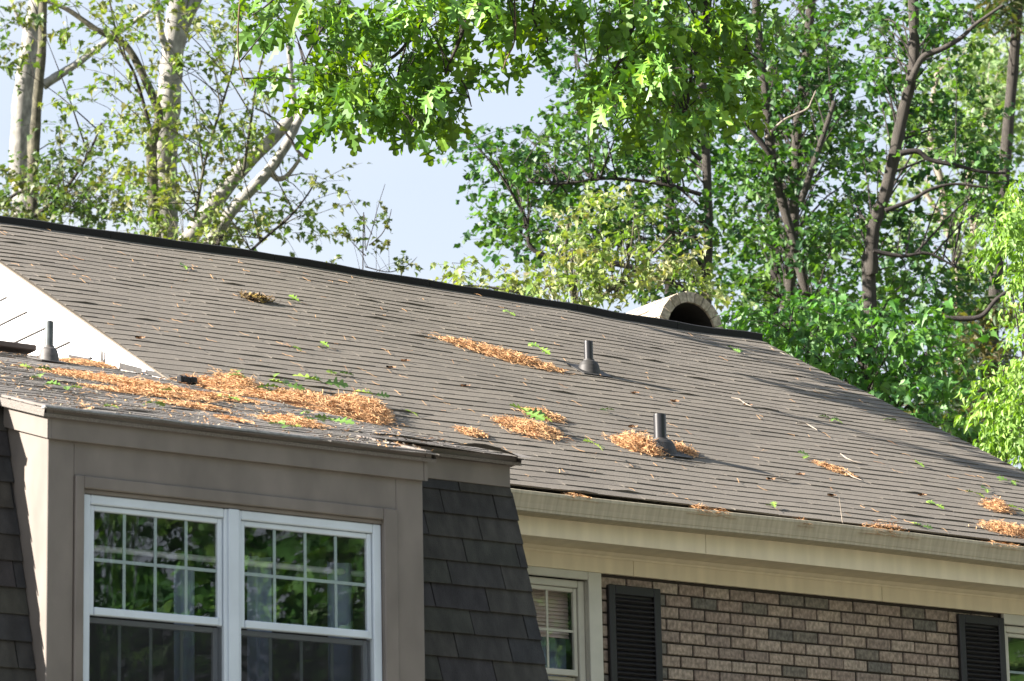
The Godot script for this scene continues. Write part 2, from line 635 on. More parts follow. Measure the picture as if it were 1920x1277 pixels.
func shutter(parent: Node, x0: float, x1: float, y0: float, y1: float) -> void:
	var s := Shape.new()
	var z0 := 0.004
	var z1 := 0.034
	var w := 0.045
	s.slab(Vector3(x0, y0, z0), Vector3(x0 + w, y1, z1), 0.004)
	s.slab(Vector3(x1 - w, y0, z0), Vector3(x1, y1, z1), 0.004)
	s.slab(Vector3(x0 + w, y1 - 0.052, z0), Vector3(x1 - w, y1, z1 - 0.001), 0.004)
	s.slab(Vector3(x0 + w, y0, z0), Vector3(x1 - w, y0 + 0.08, z1 - 0.001), 0.004)
	s.slab(Vector3(x0 + w, y0 + 0.62, z0), Vector3(x1 - w, y0 + 0.68, z1 - 0.001), 0.004)
	s.slab(Vector3(x0 + 0.01, y0 + 0.01, z0 - 0.003), Vector3(x1 - 0.01, y1 - 0.01, z0 + 0.004))
	var sh := build("shutter", s, M.shutter, parent)
	var slat := Shape.new()
	slat.box(Transform3D(Basis(Vector3.RIGHT, 0.62), Vector3.ZERO), Vector3(x1 - x0 - 2.0 * w - 0.004, 0.007, 0.034), 0.001)
	var m := slat.mesh()
	var y := y1 - 0.075
	while y > y0 + 0.1:
		if absf(y - (y0 + 0.65)) > 0.05:
			place("slat", m, M.shutter, Transform3D(Basis(), Vector3((x0 + x1) / 2.0, y, 0.018)), sh)
		y -= 0.0268


func vent(parent: Node, foot: Vector3, height: float, r: float, collar: float, pipe: Material, boot: Material, up: Vector3) -> void:
	var s := Shape.new()
	s.lathe(Transform3D(Basis(), foot), PackedVector2Array([Vector2(r, -0.08), Vector2(r, height - 0.004), Vector2(r * 0.97, height), Vector2(r * 0.84, height), Vector2(r * 0.82, height - 0.004), Vector2(r * 0.8, height - 0.12)]), 24)
	var p := build("vent_pipe", s, pipe, parent)
	var b := Shape.new()
	b.lathe(Transform3D(Basis(), foot), PackedVector2Array([Vector2(r * 1.02, collar * 0.98), Vector2(r * 1.22, collar), Vector2(r * 1.3, collar * 0.86), Vector2(r * 1.9, collar * 0.72), Vector2(r * 2.25, collar * 0.4), Vector2(r * 2.6, -0.02), Vector2(r * 3.0, -0.09)]), 24)
	var side := Vector3.RIGHT
	b.box(Transform3D(Basis(side, up, side.cross(up)), foot + up * 0.004), Vector3(r * 7.5, 0.006, r * 8.0), 0.002)
	build("flashing", b, boot, p)


func brick_house() -> void:
	var h := thing("brick_house", Vector3(0.6, 0, 0))
	tag(h, "brown brick town house with black shutters, cream eaves and a long shingle roof", "house")
	# wall behind the bricks, with the two window openings
	var top := 5.3
	var holes := [[-1.36, -0.435, 4.0], [2.455, 3.25, 4.0]]
	var s := Shape.new()
	var x := -2.58
	for o in holes:
		s.slab(Vector3(x, 0, -0.16), Vector3(o[0], top, -0.011))
		s.slab(Vector3(o[0], 0, -0.16), Vector3(o[1], o[2], -0.011))
		x = o[1]
	s.slab(Vector3(x, 0, -0.16), Vector3(3.72, top, -0.011))
	s.slab(Vector3(3.56, 0, -8.2), Vector3(3.72, top, -0.161))
	s.slab(Vector3(-2.58, 0, -8.36), Vector3(3.72, top, -8.201))
	s.slab(Vector3(-2.58, 0, -8.2), Vector3(-2.42, 5.55, -0.161))
	var wall := build("brick_wall", s, M.mortar, h)
	var meshes := []
	for k in 4:
		var b := Shape.new()
		b.box(Transform3D(), Vector3(0.1655, 0.057, 0.05), 0.0025)
		for q in b.v.size():
			b.v[q] += Vector3(rng.randf_range(-1, 1), rng.randf_range(-1, 1), rng.randf_range(-0.6, 0.6)) * 0.0008
		meshes.append(b.mesh())
	var half := Shape.new()
	half.box(Transform3D(), Vector3(0.078, 0.057, 0.05), 0.0025)
	var half_mesh := half.mesh()
	var pitch := 0.1768
	for row in range(-1, 14):
		var y := 5.155 + 0.0339 - row * 0.0678 - 0.0678 * 0.5 - 0.005
		var off := 0.0317 + (0.5 * pitch if row % 2 else 0.0)
		for k in range(-4, 22):
			var bx := off + k * pitch + pitch * 0.5 - 0.003
			var a := bx - 0.083
			var e := bx + 0.083
			if e > 3.72 or a < -0.5:
				continue
			var m: Mesh = meshes[rng.randi() % 4]
			if a < -0.428:  # cut at the window casing
				if e > -0.345:
					bx = -0.386
					m = half_mesh
				else:
					continue
			if e > 2.46 and a < 3.25:
				if a < 2.375:
					bx = 2.415
					m = half_mesh
				else:
					continue
			var roll := rng.randf()
			var mk := rng.randi() % 5 if roll < 0.84 else (5 if roll < 0.91 else 6)
			place("brick", m, M.brick[mk], Transform3D(Basis(Vector3.BACK, rng.randf_range(-0.006, 0.006)), Vector3(bx + rng.randf_range(-0.0015, 0.0015), y + rng.randf_range(-0.001, 0.001), -0.025 + rng.randf_range(-0.002, 0.002))), wall)
	# eave: frieze, moulding, soffit, fascia, gutter
	var xl := -2.62
	var xr := 3.78
	var joints := [xl, -0.205, 1.55, xr]
	for k in 3:
		s = Shape.new()
		s.slab(Vector3(joints[k] + 0.001, 5.262, 0.003), Vector3(joints[k + 1] - 0.001, 5.372, 0.026), 0.002)
		build("frieze_board", s, M.cream, h)
	s = Shape.new()
	s.sweep(PackedVector2Array([Vector2(0.0265, 5.345), Vector2(0.034, 5.345), Vector2(0.036, 5.356), Vector2(0.05, 5.364), Vector2(0.062, 5.376), Vector2(0.0265, 5.376)]), Vector3(xl, 0, 0), Vector3(xr, 0, 0))
	build("crown_moulding", s, M.cream, h)
	s = Shape.new()
	s.slab(Vector3(xl, 5.377, -0.1), Vector3(xr, 5.392, 0.291))
	build("soffit", s, M.cream, h)
	joints = [xl, 0.08, 2.95, xr]
	for k in 3:
		s = Shape.new()
		s.slab(Vector3(joints[k] + 0.001, 5.362, 0.292), Vector3(joints[k + 1] - 0.001, 5.59, 0.315), 0.002)
		build("fascia_board", s, M.cream, h)
	s = Shape.new()
	var prof := PackedVector2Array([Vector2(0.3165, 5.583), Vector2(0.3165, 5.474), Vector2(0.405, 5.474), Vector2(0.418, 5.478), Vector2(0.42, 5.492), Vector2(0.4225, 5.494), Vector2(0.431, 5.52), Vector2(0.447, 5.555), Vector2(0.452, 5.563), Vector2(0.453, 5.578), Vector2(0.448, 5.581), Vector2(0.44, 5.578), Vector2(0.44, 5.574), Vector2(0.447, 5.573), Vector2(0.4445, 5.561), Vector2(0.427, 5.52), Vector2(0.413, 5.483), Vector2(0.403, 5.479), Vector2(0.3195, 5.479), Vector2(0.3195, 5.583)])
	var cuts := 16
	for k in cuts:  # hung in short lengths that dip a little
		var a := lerpf(xl, xr, k / float(cuts))
		var b := lerpf(xl, xr, (k + 1) / float(cuts))
		for q in prof.size():
			var p := prof[q]
			var r := prof[(q + 1) % prof.size()]
			var da := 0.006 * sin(a * 1.7) - 0.003
			var db := 0.006 * sin(b * 1.7) - 0.003
			var d := r - p
			s.face([Vector3(a, p.y + da, p.x), Vector3(b, p.y + db, p.x), Vector3(b, r.y + db, r.x), Vector3(a, r.y + da, r.x)], Vector3(0, -d.x, d.y))
	build("gutter", s, M.gutter, h)
	# roof
	s = Shape.new()
	var deck := [PackedVector3Array(), PackedVector3Array(), PackedVector3Array()]
	for k in 26:
		var dx := lerpf(ROOF_LEFT + 0.015, ROOF_RIGHT - 0.015, k / 25.0)
		deck[0].append(on_roof(dx, 0.01, -0.012))
		deck[1].append(on_roof(dx, roof_len - 0.02, -0.012))
		deck[2].append(Vector3(dx, 5.6, -8.36))
	s.sheet([deck[0], deck[1]], Vector3.UP)
	s.sheet([deck[1], deck[2]], Vector3(0, 1, -0.5))
	for side in [ROOF_LEFT + 0.012, ROOF_RIGHT - 0.012]:
		s.face([on_roof(side, 0.0, -0.012), on_roof(side, roof_len, -0.012), on_roof(side, roof_len, -0.022), on_roof(side, 0.0, -0.022)], Vector3(signf(side), 0, 0))
	var roof := build("roof", s, M.roof, h)
	var n_rows := 46
	var e := roof_len / n_rows
	for k in n_rows:
		var cs := course(on_roof, ROOF_LEFT, ROOF_RIGHT, k * e, (k + 1) * e, 0.305, 0.0048, 0.0012, fmod(k * 0.5 + 0.2, 1.0), 0.012, k * 37)
		build("shingle_course", cs, M.roof, roof)
	# ridge vent, in lengths that follow the sag
	var edges := [ROOF_LEFT - 0.02, -1.4, -0.2, 1.0, 2.2, 3.05, ROOF_RIGHT + 0.02]
	for k in edges.size() - 1:
		s = Shape.new()
		var parts := 5
		for j in parts:
			var a := lerpf(edges[k], edges[k + 1], j / float(parts))
			var b := lerpf(edges[k], edges[k + 1], (j + 1) / float(parts)) - (0.003 if j == parts - 1 else 0.0)
			var ends := []
			for q in [a, b]:
				var base := Vector3(q, RIDGE_Y + sag(q) + 0.004 * sin(q * 9.0), RIDGE_Z)
				ends.append([base + Vector3(0, -0.066, 0.105), base + Vector3(0, -0.012, 0.112), base + Vector3(0, -0.004, 0.1), base + Vector3(0, 0.02, 0), base + Vector3(0, -0.02, -0.11), base + Vector3(0, -0.07, -0.11)])
			for q in 5:
				var mid: Vector3 = (ends[0][q] + ends[0][q + 1]) / 2.0 - (Vector3(a, RIDGE_Y - 0.08, RIDGE_Z))
				s.face([ends[0][q], ends[1][q], ends[1][q + 1], ends[0][q + 1]], Vector3(0, mid.y, mid.z))
			if j == 0:
				s.face(ends[0], Vector3.LEFT)
			if j == parts - 1:
				s.face(ends[1], Vector3.RIGHT)
		build("ridge_vent", s, M.ridge, roof)
	# white gable wall that faces left, board by board
	s = Shape.new()
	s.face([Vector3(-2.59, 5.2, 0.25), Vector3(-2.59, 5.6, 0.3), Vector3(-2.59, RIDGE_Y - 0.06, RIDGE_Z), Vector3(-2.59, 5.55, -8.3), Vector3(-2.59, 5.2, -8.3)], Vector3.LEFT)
	var gable := build("gable_wall", s, M.black, h)  # black sheet behind the lap gaps, standing in for their shadow lines
	var slope := (RIDGE_Y - EAVE_Y) / (EAVE_Z - RIDGE_Z)
	for k in 19:
		var y0 := 5.2 + 0.059 + k * 0.1512
		var y1 := y0 + 0.1512
		var yt := minf(y1 - 0.013, RIDGE_Y - 0.08)
		if yt <= y0:
			break
		var f0 := minf(EAVE_Z - (y0 - EAVE_Y) / slope, 0.28) - 0.05
		var f1 := minf(EAVE_Z - (yt - EAVE_Y) / slope, 0.28) - 0.05
		var r0 := maxf(RIDGE_Z + RIDGE_Z - f0, -8.2)
		var r1 := maxf(RIDGE_Z + RIDGE_Z - f1, -8.2)
		s = Shape.new()
		s.face([Vector3(-2.605, y0, f0), Vector3(-2.605, y0, r0), Vector3(-2.598, yt, r1), Vector3(-2.598, yt, f1)], Vector3.LEFT)
		s.face([Vector3(-2.591, yt, r1), Vector3(-2.591, yt, f1), Vector3(-2.598, yt, f1), Vector3(-2.598, yt, r1)], Vector3.UP)
		s.face([Vector3(-2.605, y0, f0), Vector3(-2.605, y0, r0), Vector3(-2.592, y0 - 0.001, r0), Vector3(-2.592, y0 - 0.001, f0)], Vector3.DOWN)
		build("siding_board", s, M.white_siding, gable)
	# broad white board under the left rake, and the shingle edge above it
	var dir := (on_roof(ROOF_LEFT, roof_len) - on_roof(ROOF_LEFT, 0.0)).normalized()
	var nrm := Vector3.RIGHT.cross(dir) * -1.0
	if nrm.y < 0.0:
		nrm = -nrm
	for part in 2:
		s = Shape.new()
		var a := 0.02 + part * roof_len * 0.5
		var mid := Vector3(-2.603, EAVE_Y, EAVE_Z) + dir * (a + roof_len * 0.25) - nrm * 0.1
		s.box(Transform3D(Basis(Vector3.RIGHT, nrm, Vector3.RIGHT.cross(nrm)), mid), Vector3(0.022, 0.15, roof_len * 0.5 - 0.006), 0.002)
		build("rake_board", s, M.white_siding, h)
	for x_side in [3.735]:
		s = Shape.new()
		s.box(Transform3D(Basis(Vector3.RIGHT, nrm, Vector3.RIGHT.cross(nrm)), Vector3(x_side, EAVE_Y, EAVE_Z) + dir * roof_len * 0.5 - nrm * 0.11), Vector3(0.022, 0.17, roof_len), 0.002)
		build("rake_board", s, M.cream, h)
	s = Shape.new()
	s.face([Vector3(3.715, 5.2, 0.25), Vector3(3.715, 5.56, 0.28), Vector3(3.715, RIDGE_Y - 0.04, RIDGE_Z), Vector3(3.715, 5.55, -8.3), Vector3(3.715, 5.2, -8.3)], Vector3.RIGHT)
	build("gable_wall", s, M.cream, h)
	# vents
	var up := Vector3(0, 0.879, 0.477)
	vent(h, hit_roof(1104, 699), 0.19, 0.029, 0.072, M.pipe, M.boot, up)
	vent(h, hit_roof(1238, 845), 0.205, 0.037, 0.06, M.pipe, M.boot, up)
	# windows and shutters
	s = Shape.new()
	s.slab(Vector3(-1.4, 4.0, 0.003), Vector3(-1.31, 5.2605, 0.03), 0.003)
	s.slab(Vector3(-0.512, 4.0, 0.003), Vector3(-0.425, 5.2605, 0.03), 0.003)
	s.slab(Vector3(-0.5125, 4.0, -0.09), Vector3(-0.437, 5.2605, 0.0028))
	s.slab(Vector3(-1.309, 5.216, 0.003), Vector3(-0.513, 5.2605, 0.029), 0.003)
	build("window_casing", s, M.cream_frame, h)
	var w1 := double_hung(h, "window", -1.308, -0.514, 4.05, 5.214, -0.012, M.cream_frame, M.cream_frame, 4, 4.688)
	s = Shape.new()
	s.slab(Vector3(2.462, 5.2, 0.003), Vector3(3.25, 5.2605, 0.03), 0.003)
	build("window_casing", s, M.cream_frame, h)
	var w2 := double_hung(h, "window", 2.462, 3.24, 4.05, 5.198, 0.0, M.cream_frame, M.muntin, 4, 4.688)
	shell(h, Vector3(-1.5, 3.2, -2.2), Vector3(-0.3, 5.3, -0.17))
	shell(h, Vector3(2.3, 3.2, -2.2), Vector3(3.4, 5.3, -0.17))
	curtain(w1, -0.86, -0.5, 3.5, 4.93, -0.24)
	for k in 13:
		s = Shape.new()
		s.box(Transform3D(Basis(Vector3.RIGHT, 1.1), Vector3(-0.92, 5.17 - k * 0.021, -0.12)), Vector3(0.74, 0.002, 0.024))
		build("blind_slat", s, M.blind, w1)
	shutter(h, -0.38, -0.03, 3.95, 5.203)
	shutter(h, 2.115, 2.462, 3.95, 5.233)
	chimney(h)


func chimney(h: Node) -> void:
	# a small barrel-vaulted chimney hood of brick behind the ridge, open to the front
	var zf := -4.62
	var cx := 3.7
	var cy := 8.14
	var rad := 0.292
	var deep := 0.62
	var s := Shape.new()
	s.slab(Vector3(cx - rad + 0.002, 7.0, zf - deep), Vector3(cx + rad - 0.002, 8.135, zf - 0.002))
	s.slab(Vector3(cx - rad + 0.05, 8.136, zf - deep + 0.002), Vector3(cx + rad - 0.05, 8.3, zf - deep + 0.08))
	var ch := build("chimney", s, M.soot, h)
	var n_b := 11
	for k in n_b:
		var a0 := PI * k / n_b + 0.012
		var a1 := PI * (k + 1) / n_b - 0.012
		for ring in 3:
			var b := Shape.new()
			var z0 := zf - ring * deep / 3.0 - 0.003
			var z1 := zf - (ring + 1) * deep / 3.0 + 0.003
			var r0 := rad - 0.075
			var q := []
			for a in [a0, a1]:
				for r in [r0, rad + rng.randf_range(-0.003, 0.003)]:
					q.append(Vector3(cx - cos(a) * r, cy + sin(a) * r * 1.04, 0))
			var mid: Vector3 = (q[0] + q[1] + q[2] + q[3]) / 4.0
			var out := (mid - Vector3(cx, cy, 0)).normalized()
			b.face([q[0] + Vector3(0, 0, z0), q[1] + Vector3(0, 0, z0), q[3] + Vector3(0, 0, z0), q[2] + Vector3(0, 0, z0)], Vector3.BACK)
			b.face([q[0] + Vector3(0, 0, z1), q[1] + Vector3(0, 0, z1), q[3] + Vector3(0, 0, z1), q[2] + Vector3(0, 0, z1)], Vector3.FORWARD)
			b.face([q[1] + Vector3(0, 0, z0), q[3] + Vector3(0, 0, z0), q[3] + Vector3(0, 0, z1), q[1] + Vector3(0, 0, z1)], out)
			b.face([q[0] + Vector3(0, 0, z0), q[2] + Vector3(0, 0, z0), q[2] + Vector3(0, 0, z1), q[0] + Vector3(0, 0, z1)], -out)
			b.face([q[0] + Vector3(0, 0, z0), q[1] + Vector3(0, 0, z0), q[1] + Vector3(0, 0, z1), q[0] + Vector3(0, 0, z1)], q[0] - q[2])
			b.face([q[2] + Vector3(0, 0, z0), q[3] + Vector3(0, 0, z0), q[3] + Vector3(0, 0, z1), q[2] + Vector3(0, 0, z1)], q[2] - q[0])
			build("brick", b, M.chimney[rng.randi() % 3], ch, Vector3(mid.x, mid.y, (z0 + z1) / 2.0))
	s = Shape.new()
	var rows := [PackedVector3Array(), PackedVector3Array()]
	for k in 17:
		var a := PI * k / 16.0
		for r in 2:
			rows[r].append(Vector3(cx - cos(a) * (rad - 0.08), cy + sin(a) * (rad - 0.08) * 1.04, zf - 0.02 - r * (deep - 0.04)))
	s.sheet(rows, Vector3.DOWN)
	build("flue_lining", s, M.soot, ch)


func mansard_house() -> void:
	var h := thing("mansard_house", Vector3(-4.6, 0, 0))
	tag(h, "taupe trimmed town house with dark shingled mansard wall and a boxed bay window", "house")
	var XL := -5.258
	var XR := -3.445
	var zf := BAY_Z
	# bay front boards round the window opening
	var s := Shape.new()
	s.slab(Vector3(XL, 3.0, 2.2), Vector3(XL + 0.06, 5.0, zf - 0.004))
	s.slab(Vector3(XR - 0.06, 3.0, 2.2), Vector3(XR, 5.0, zf - 0.004))
	s.slab(Vector3(XL + 0.06, 4.79, 2.2), Vector3(XR - 0.06, 5.0, zf - 0.004))
	s.slab(Vector3(XL + 0.06, 3.0, 2.2), Vector3(XR - 0.06, 3.4, zf - 0.004))
	s.slab(Vector3(HOUSE_LEFT, 0.0, -7.0), Vector3(-2.64, 3.1, 2.9))
	build("bay_wall", s, M.taupe, h)
	s = Shape.new()
	s.slab(Vector3(XL - 0.004, 3.0, zf - 0.06), Vector3(-5.141, 4.938, zf), 0.003)
	build("corner_board", s, M.taupe, h)
	s = Shape.new()
	s.slab(Vector3(-3.578, 3.0, zf - 0.06), Vector3(XR + 0.004, 4.938, zf), 0.003)
	build("corner_board", s, M.taupe, h)
	s = Shape.new()
	s.slab(Vector3(-5.14, 4.795, zf - 0.06), Vector3(-3.579, 4.938, zf - 0.0015), 0.002)
	build("head_board", s, M.taupe, h)
	# casing round the window
	s = Shape.new()
	s.slab(Vector3(-5.139, 3.3, zf - 0.05), Vector3(-5.098, 4.794, zf + 0.014), 0.004)
	s.slab(Vector3(-3.648, 3.3, zf - 0.05), Vector3(-3.58, 4.794, zf + 0.014), 0.004)
	s.slab(Vector3(-5.0975, 4.742, zf - 0.05), Vector3(-3.6485, 4.794, zf + 0.013), 0.004)
	s.slab(Vector3(-5.0975, 4.725, zf - 0.06), Vector3(-3.6485, 4.7415, zf - 0.004), 0.002)
	build("window_casing", s, M.taupe, h)
	# fascia and lip of the bay, and the sloping returns on its left and right sides
	for side in 2:
		s = Shape.new()
		if side == 0:
			s.slab(Vector3(XL + 0.0005, 4.932, zf - 0.05), Vector3(XR - 0.0005, 5.032, zf + 0.0205), 0.002)
			build("fascia_board", s, M.taupe, h)
			s = Shape.new()
			s.slab(Vector3(XL + 0.0005, 5.0325, zf - 0.05), Vector3(XR - 0.0005, 5.066, zf + 0.0345), 0.003)
			build("lip_board", s, M.taupe, h)
	for x_side in [XL, XR]:
		for board in 2:
			var out: float = (0.018 if board == 0 else 0.03) * (-1.0 if x_side == XL else 1.0)
			var ya := 4.932 if board == 0 else 5.0325
			var yb := 5.0318 if board == 0 else 5.066
			var z0 := zf + (0.022 if board == 0 else 0.036)
			var z1 := 2.59 if x_side == XL else 2.435
			var up := (z0 - z1) * LOW_SLOPE
			var up0 := 0.051 * LOW_SLOPE * 0.0
			s = Shape.new()
			var xi: float = x_side
			var xo: float = x_side + out
			var pts := []
			for q in [xi, xo]:
				pts.append([Vector3(q, ya + up0, z0), Vector3(q, yb + up0, z0), Vector3(q, yb + up, z1), Vector3(q, ya + up, z1)])
			s.face(pts[0], Vector3(-out, 0, 0))
			s.face(pts[1], Vector3(out, 0, 0))
			for q in 4:
				var r := (q + 1) % 4
				var mid: Vector3 = (pts[0][q] + pts[0][r]) / 2.0 - (pts[0][0] + pts[0][2]) / 2.0
				s.face([pts[0][q], pts[0][r], pts[1][r], pts[1][q]], Vector3(0, mid.y, mid.z))
			build("fascia_board" if board == 0 else "lip_board", s, M.taupe, h)
		# cheek of the bay above the sloping line
		s = Shape.new()
		var xi2: float = x_side + (0.001 if x_side == XL else -0.001)
		s.face([Vector3(xi2, 4.9, zf - 0.01), Vector3(xi2, 5.03, zf - 0.01), Vector3(xi2, 5.16, 2.56), Vector3(xi2, 4.9, 2.56)], Vector3(signf(x_side + 4.35), 0, 0))
		build("bay_cheek", s, M.taupe, h)
	# fascia of the mansard on either side of the bay
	for run in [[HOUSE_LEFT, XL - 0.05], [XR + 0.05, -2.612]]:
		s = Shape.new()
		var zo := 0.16 if run[0] < -4.0 else 0.0
		s.slab(Vector3(run[0], 5.088 - zo * 0.31, 2.3), Vector3(run[1], 5.192 - zo * 0.31, 2.43 + zo), 0.002)
		build("fascia_board", s, M.taupe, h)
		s = Shape.new()
		s.slab(Vector3(run[0], 5.1925 - zo * 0.31, 2.3), Vector3(run[1] + (0.03 if run[0] > -4.0 else 0.0), 5.232 - zo * 0.31, 2.445 + zo), 0.003)
		build("lip_board", s, M.taupe, h)
	# mansard wall: backing and single shingles
	for run in [[HOUSE_LEFT, XL - 0.001], [XR + 0.001, -2.6]]:
		s = Shape.new()
		var z_top := 2.575 if run[0] < -4.0 else 2.41
		var lean := 0.27 if run[0] < -4.0 else 0.283
		var a := Vector3(run[0], 3.1, z_top - 0.008 + 1.99 * lean)
		var b := Vector3(run[0], 5.09, z_top - 0.008)
		var w: Vector3 = Vector3(run[1] - run[0], 0, 0)
		s.face([a, a + w, b + w, b], Vector3(0, 0.3, 1))
		s.face([a, b, b - Vector3(0, 0, 0.2), a - Vector3(0, 0, 0.8)], Vector3.LEFT)
		s.face([a + w, b + w, b + w - Vector3(0, 0, 4.0), a + w - Vector3(0, 0, 4.0)], Vector3.RIGHT)
		var back := build("mansard_wall", s, M.mansard[2], h)
		var along := Vector3(0, -1, lean).normalized()
		var nrm := Vector3(0, lean, 1).normalized()
		var rows := 15
		var d := -0.035
		for k in rows:
			var hh := 0.121
			if k == 0:
				hh = 0.09
			if d > 1.6:
				break
			var x: float = run[0] - fmod(k * 0.37 + 0.11, 1.0) * 0.29
			while x < run[1]:
				var wdt := 0.29
				var x0 := maxf(x + 0.002, run[0])
				var x1 := minf(x + wdt - 0.002, run[1] + (0.004 if run[0] > -4.0 else -0.003))
				x += wdt
				if x1 - x0 < 0.03:
					continue
				var sh := Shape.new()
				var ht := hh + 0.03
				var mid := Vector3(0, 5.09, z_top) + along * (d + hh - ht * 0.5) + nrm * (0.007 + rng.randf_range(0, 0.0025))
				mid.x = (x0 + x1) / 2.0
				var bs := Basis(Vector3.RIGHT, -along, nrm)
				bs = Basis(nrm, rng.randf_range(-0.008, 0.008)) * Basis(Vector3.RIGHT, -0.085) * bs
				var th := 0.006
				sh.box(Transform3D(bs, Vector3.ZERO), Vector3(x1 - x0, ht, th), 0.0015)
				place("shingle", sh.mesh(), M.mansard[rng.randi() % 5], Transform3D(Basis(), mid), back)
			d += hh
	# window: two units side by side
	double_hung(h, "window", -5.0965, -4.386, 3.42, 4.7235, zf - 0.012, M.vinyl, M.muntin, 4, 4.222, 0.01)
	double_hung(h, "window", -4.384, -3.6495, 3.42, 4.7235, zf - 0.012, M.vinyl, M.muntin, 4, 4.222, 0.01)
	s = Shape.new()
	s.slab(Vector3(-4.41, 3.42, zf - 0.0115), Vector3(-4.36, 4.722, zf - 0.001), 0.004)
	build("mullion", s, M.vinyl, h)
	for u in [[-5.05, -4.43], [-4.34, -3.7]]:
		s = Shape.new()
		s.face([Vector3(u[0], 3.45, zf - 0.03), Vector3(u[1], 3.45, zf - 0.03), Vector3(u[1], 4.215, zf - 0.03), Vector3(u[0], 4.215, zf - 0.03)], Vector3(0, 0, 1))
		build("insect_screen", s, M.screen, h)
	curtain(h, -4.5, -4.38, 3.4, 4.52, zf - 0.34)
	curtain(h, -4.12, -4.02, 3.4, 4.6, zf - 0.34)
	curtain(h, -3.76, -3.62, 3.4, 4.6, zf - 0.3)
	s = Shape.new()
	s.tube([Vector3(-5.15, 4.56, zf - 0.3), Vector3(-3.55, 4.56, zf - 0.3)], [0.014, 0.014], 10)
	build("curtain_rod", s, M.vinyl, h)
	s = Shape.new()
	s.slab(Vector3(XL + 0.061, 4.86, -0.5), Vector3(XR - 0.061, 4.9, 2.199))
	shell(h, Vector3(-6.5, 2.9, -0.6), Vector3(-2.8, 4.88, 2.19))
	# low roof
	s = Shape.new()
	var ridge_d := 5.2
	var bx := [HOUSE_LEFT - 0.005, XL - 0.045, XR + 0.05, -2.575]
	var deck := func(x0: float, x1: float, d0: float, d1: float) -> void:
		s.face([on_low(x0, d0, -0.02), on_low(x1, d0, -0.02), on_low(x1, d1, -0.02), on_low(x0, d1, -0.02)], Vector3.UP)
		s.face([on_low(x0, d0, -0.02), on_low(x1, d0, -0.02), on_low(x1, d0, -0.035), on_low(x0, d0, -0.035)], Vector3.BACK)
		s.face([on_low(x0, d0, -0.035), on_low(x1, d0, -0.035), on_low(x1, d1, -0.035), on_low(x0, d1, -0.035)], Vector3.DOWN)
		s.face([on_low(x0, d0, -0.001), on_low(x0, d1, -0.001), on_low(x0, d1, -0.035), on_low(x0, d0, -0.035)], Vector3.LEFT)
		s.face([on_low(x1, d0, -0.001), on_low(x1, d1, -0.001), on_low(x1, d1, -0.035), on_low(x1, d0, -0.035)], Vector3.RIGHT)
	deck.call(bx[1], bx[2], 0.005, 0.6)
	deck.call(bx[0], bx[1] + 0.05, 0.42, 0.6)
	deck.call(bx[0], bx[3], 0.56, ridge_d)
	s.face([on_low(bx[0], ridge_d, -0.02), on_low(bx[3], ridge_d, -0.02), Vector3(bx[3], 5.2, -7.0), Vector3(bx[0], 5.2, -7.0)], Vector3(0, 1, -0.4))
	s.face([Vector3(bx[0] + 0.06, 3.1, -6.9), Vector3(bx[0] + 0.06, 3.1, 2.3), Vector3(bx[0] + 0.06, 5.2, 2.35), on_low(bx[0] + 0.06, ridge_d, -0.04), Vector3(bx[0] + 0.06, 5.2, -6.9)], Vector3.LEFT)
	var roof := build("roof", s, M.roof_low, h)
	var e := 0.1215
	var n_rows := int(ridge_d / e)
	for k in n_rows:
		var d0 := k * e - 0.012
		var inner: bool = d0 < 0.545
		var cs := course(on_low, bx[1] if d0 < 0.4 else bx[0], bx[2] if inner else bx[3], d0, d0 + e, 0.305, 0.0032, 0.004, fmod(k * 0.5 + 0.3, 1.0), 0.009, k * 53)
		build("shingle_course", cs, M.roof_low, roof)
	s = Shape.new()
	s.slab(Vector3(bx[1] - 0.004, LOW_Y - 0.0, LOW_FRONT - 0.03), Vector3(bx[2] - 0.6, LOW_Y + 0.012, LOW_FRONT + 0.004), 0.002)
	build("drip_edge", s, M.metal, roof)
	# curled strip at the right end of the eave
	s = Shape.new()
	var curl_rows := [PackedVector3Array(), PackedVector3Array(), PackedVector3Array()]
	for k in 14:
		var x := lerpf(XR + 0.04, -2.555, k / 13.0)
		var dip := 0.022 * sin(k * 0.9) * k / 13.0
		for r in 3:
			curl_rows[r].append(on_low(x, 0.5 + r * 0.06 + rng.randf_range(-0.008, 0.008), 0.012 + (0.016 + dip) * (1.0 if r == 0 else 0.3) + rng.randf_range(0, 0.006)))
	s.sheet(curl_rows, Vector3.UP)
	build("curled_shingle", s, M.roof_low, roof)
	# ridge cap at the back
	s = Shape.new()
	var rc := on_low(-2.86, ridge_d - 0.08)
	s.box(Transform3D(Basis(), Vector3(-4.85, rc.y + 0.03, rc.z)), Vector3(4.0, 0.036, 0.14), 0.006)
	build("ridge_cap", s, mat(lin(0.06, 0.042, 0.036), 0.6), roof)
	# flashing where the roof meets the white wall
	for k in 4:
		if k == 2:
			continue
		var da := 3.92 + k * 0.31
		s = Shape.new()
		var p0 := on_low(-2.615, da, 0.004)
		var p1 := on_low(-2.615, da + 0.27, 0.004)
		s.face([p0, p1, p1 + Vector3(0, 0.022 + 0.02 * rng.randf(), 0), p0 + Vector3(0, 0.03, 0)], Vector3.LEFT)
		build("flashing", s, M.boot, roof)
	s = Shape.new()
	var fp := hit_low(350, 722)
	for k in 5:
		s.box(Transform3D(Basis.from_euler(Vector3(rng.randf_range(-0.2, 0.2), rng.randf_range(-0.2, 0.2), rng.randf_range(-0.15, 0.15))), fp + Vector3(-0.04 + k * 0.021, 0.015 + rng.randf_range(-0.003, 0.003), 0)), Vector3(0.026, 0.04, 0.05), 0.006)
	build("flashing", s, M.black, roof)
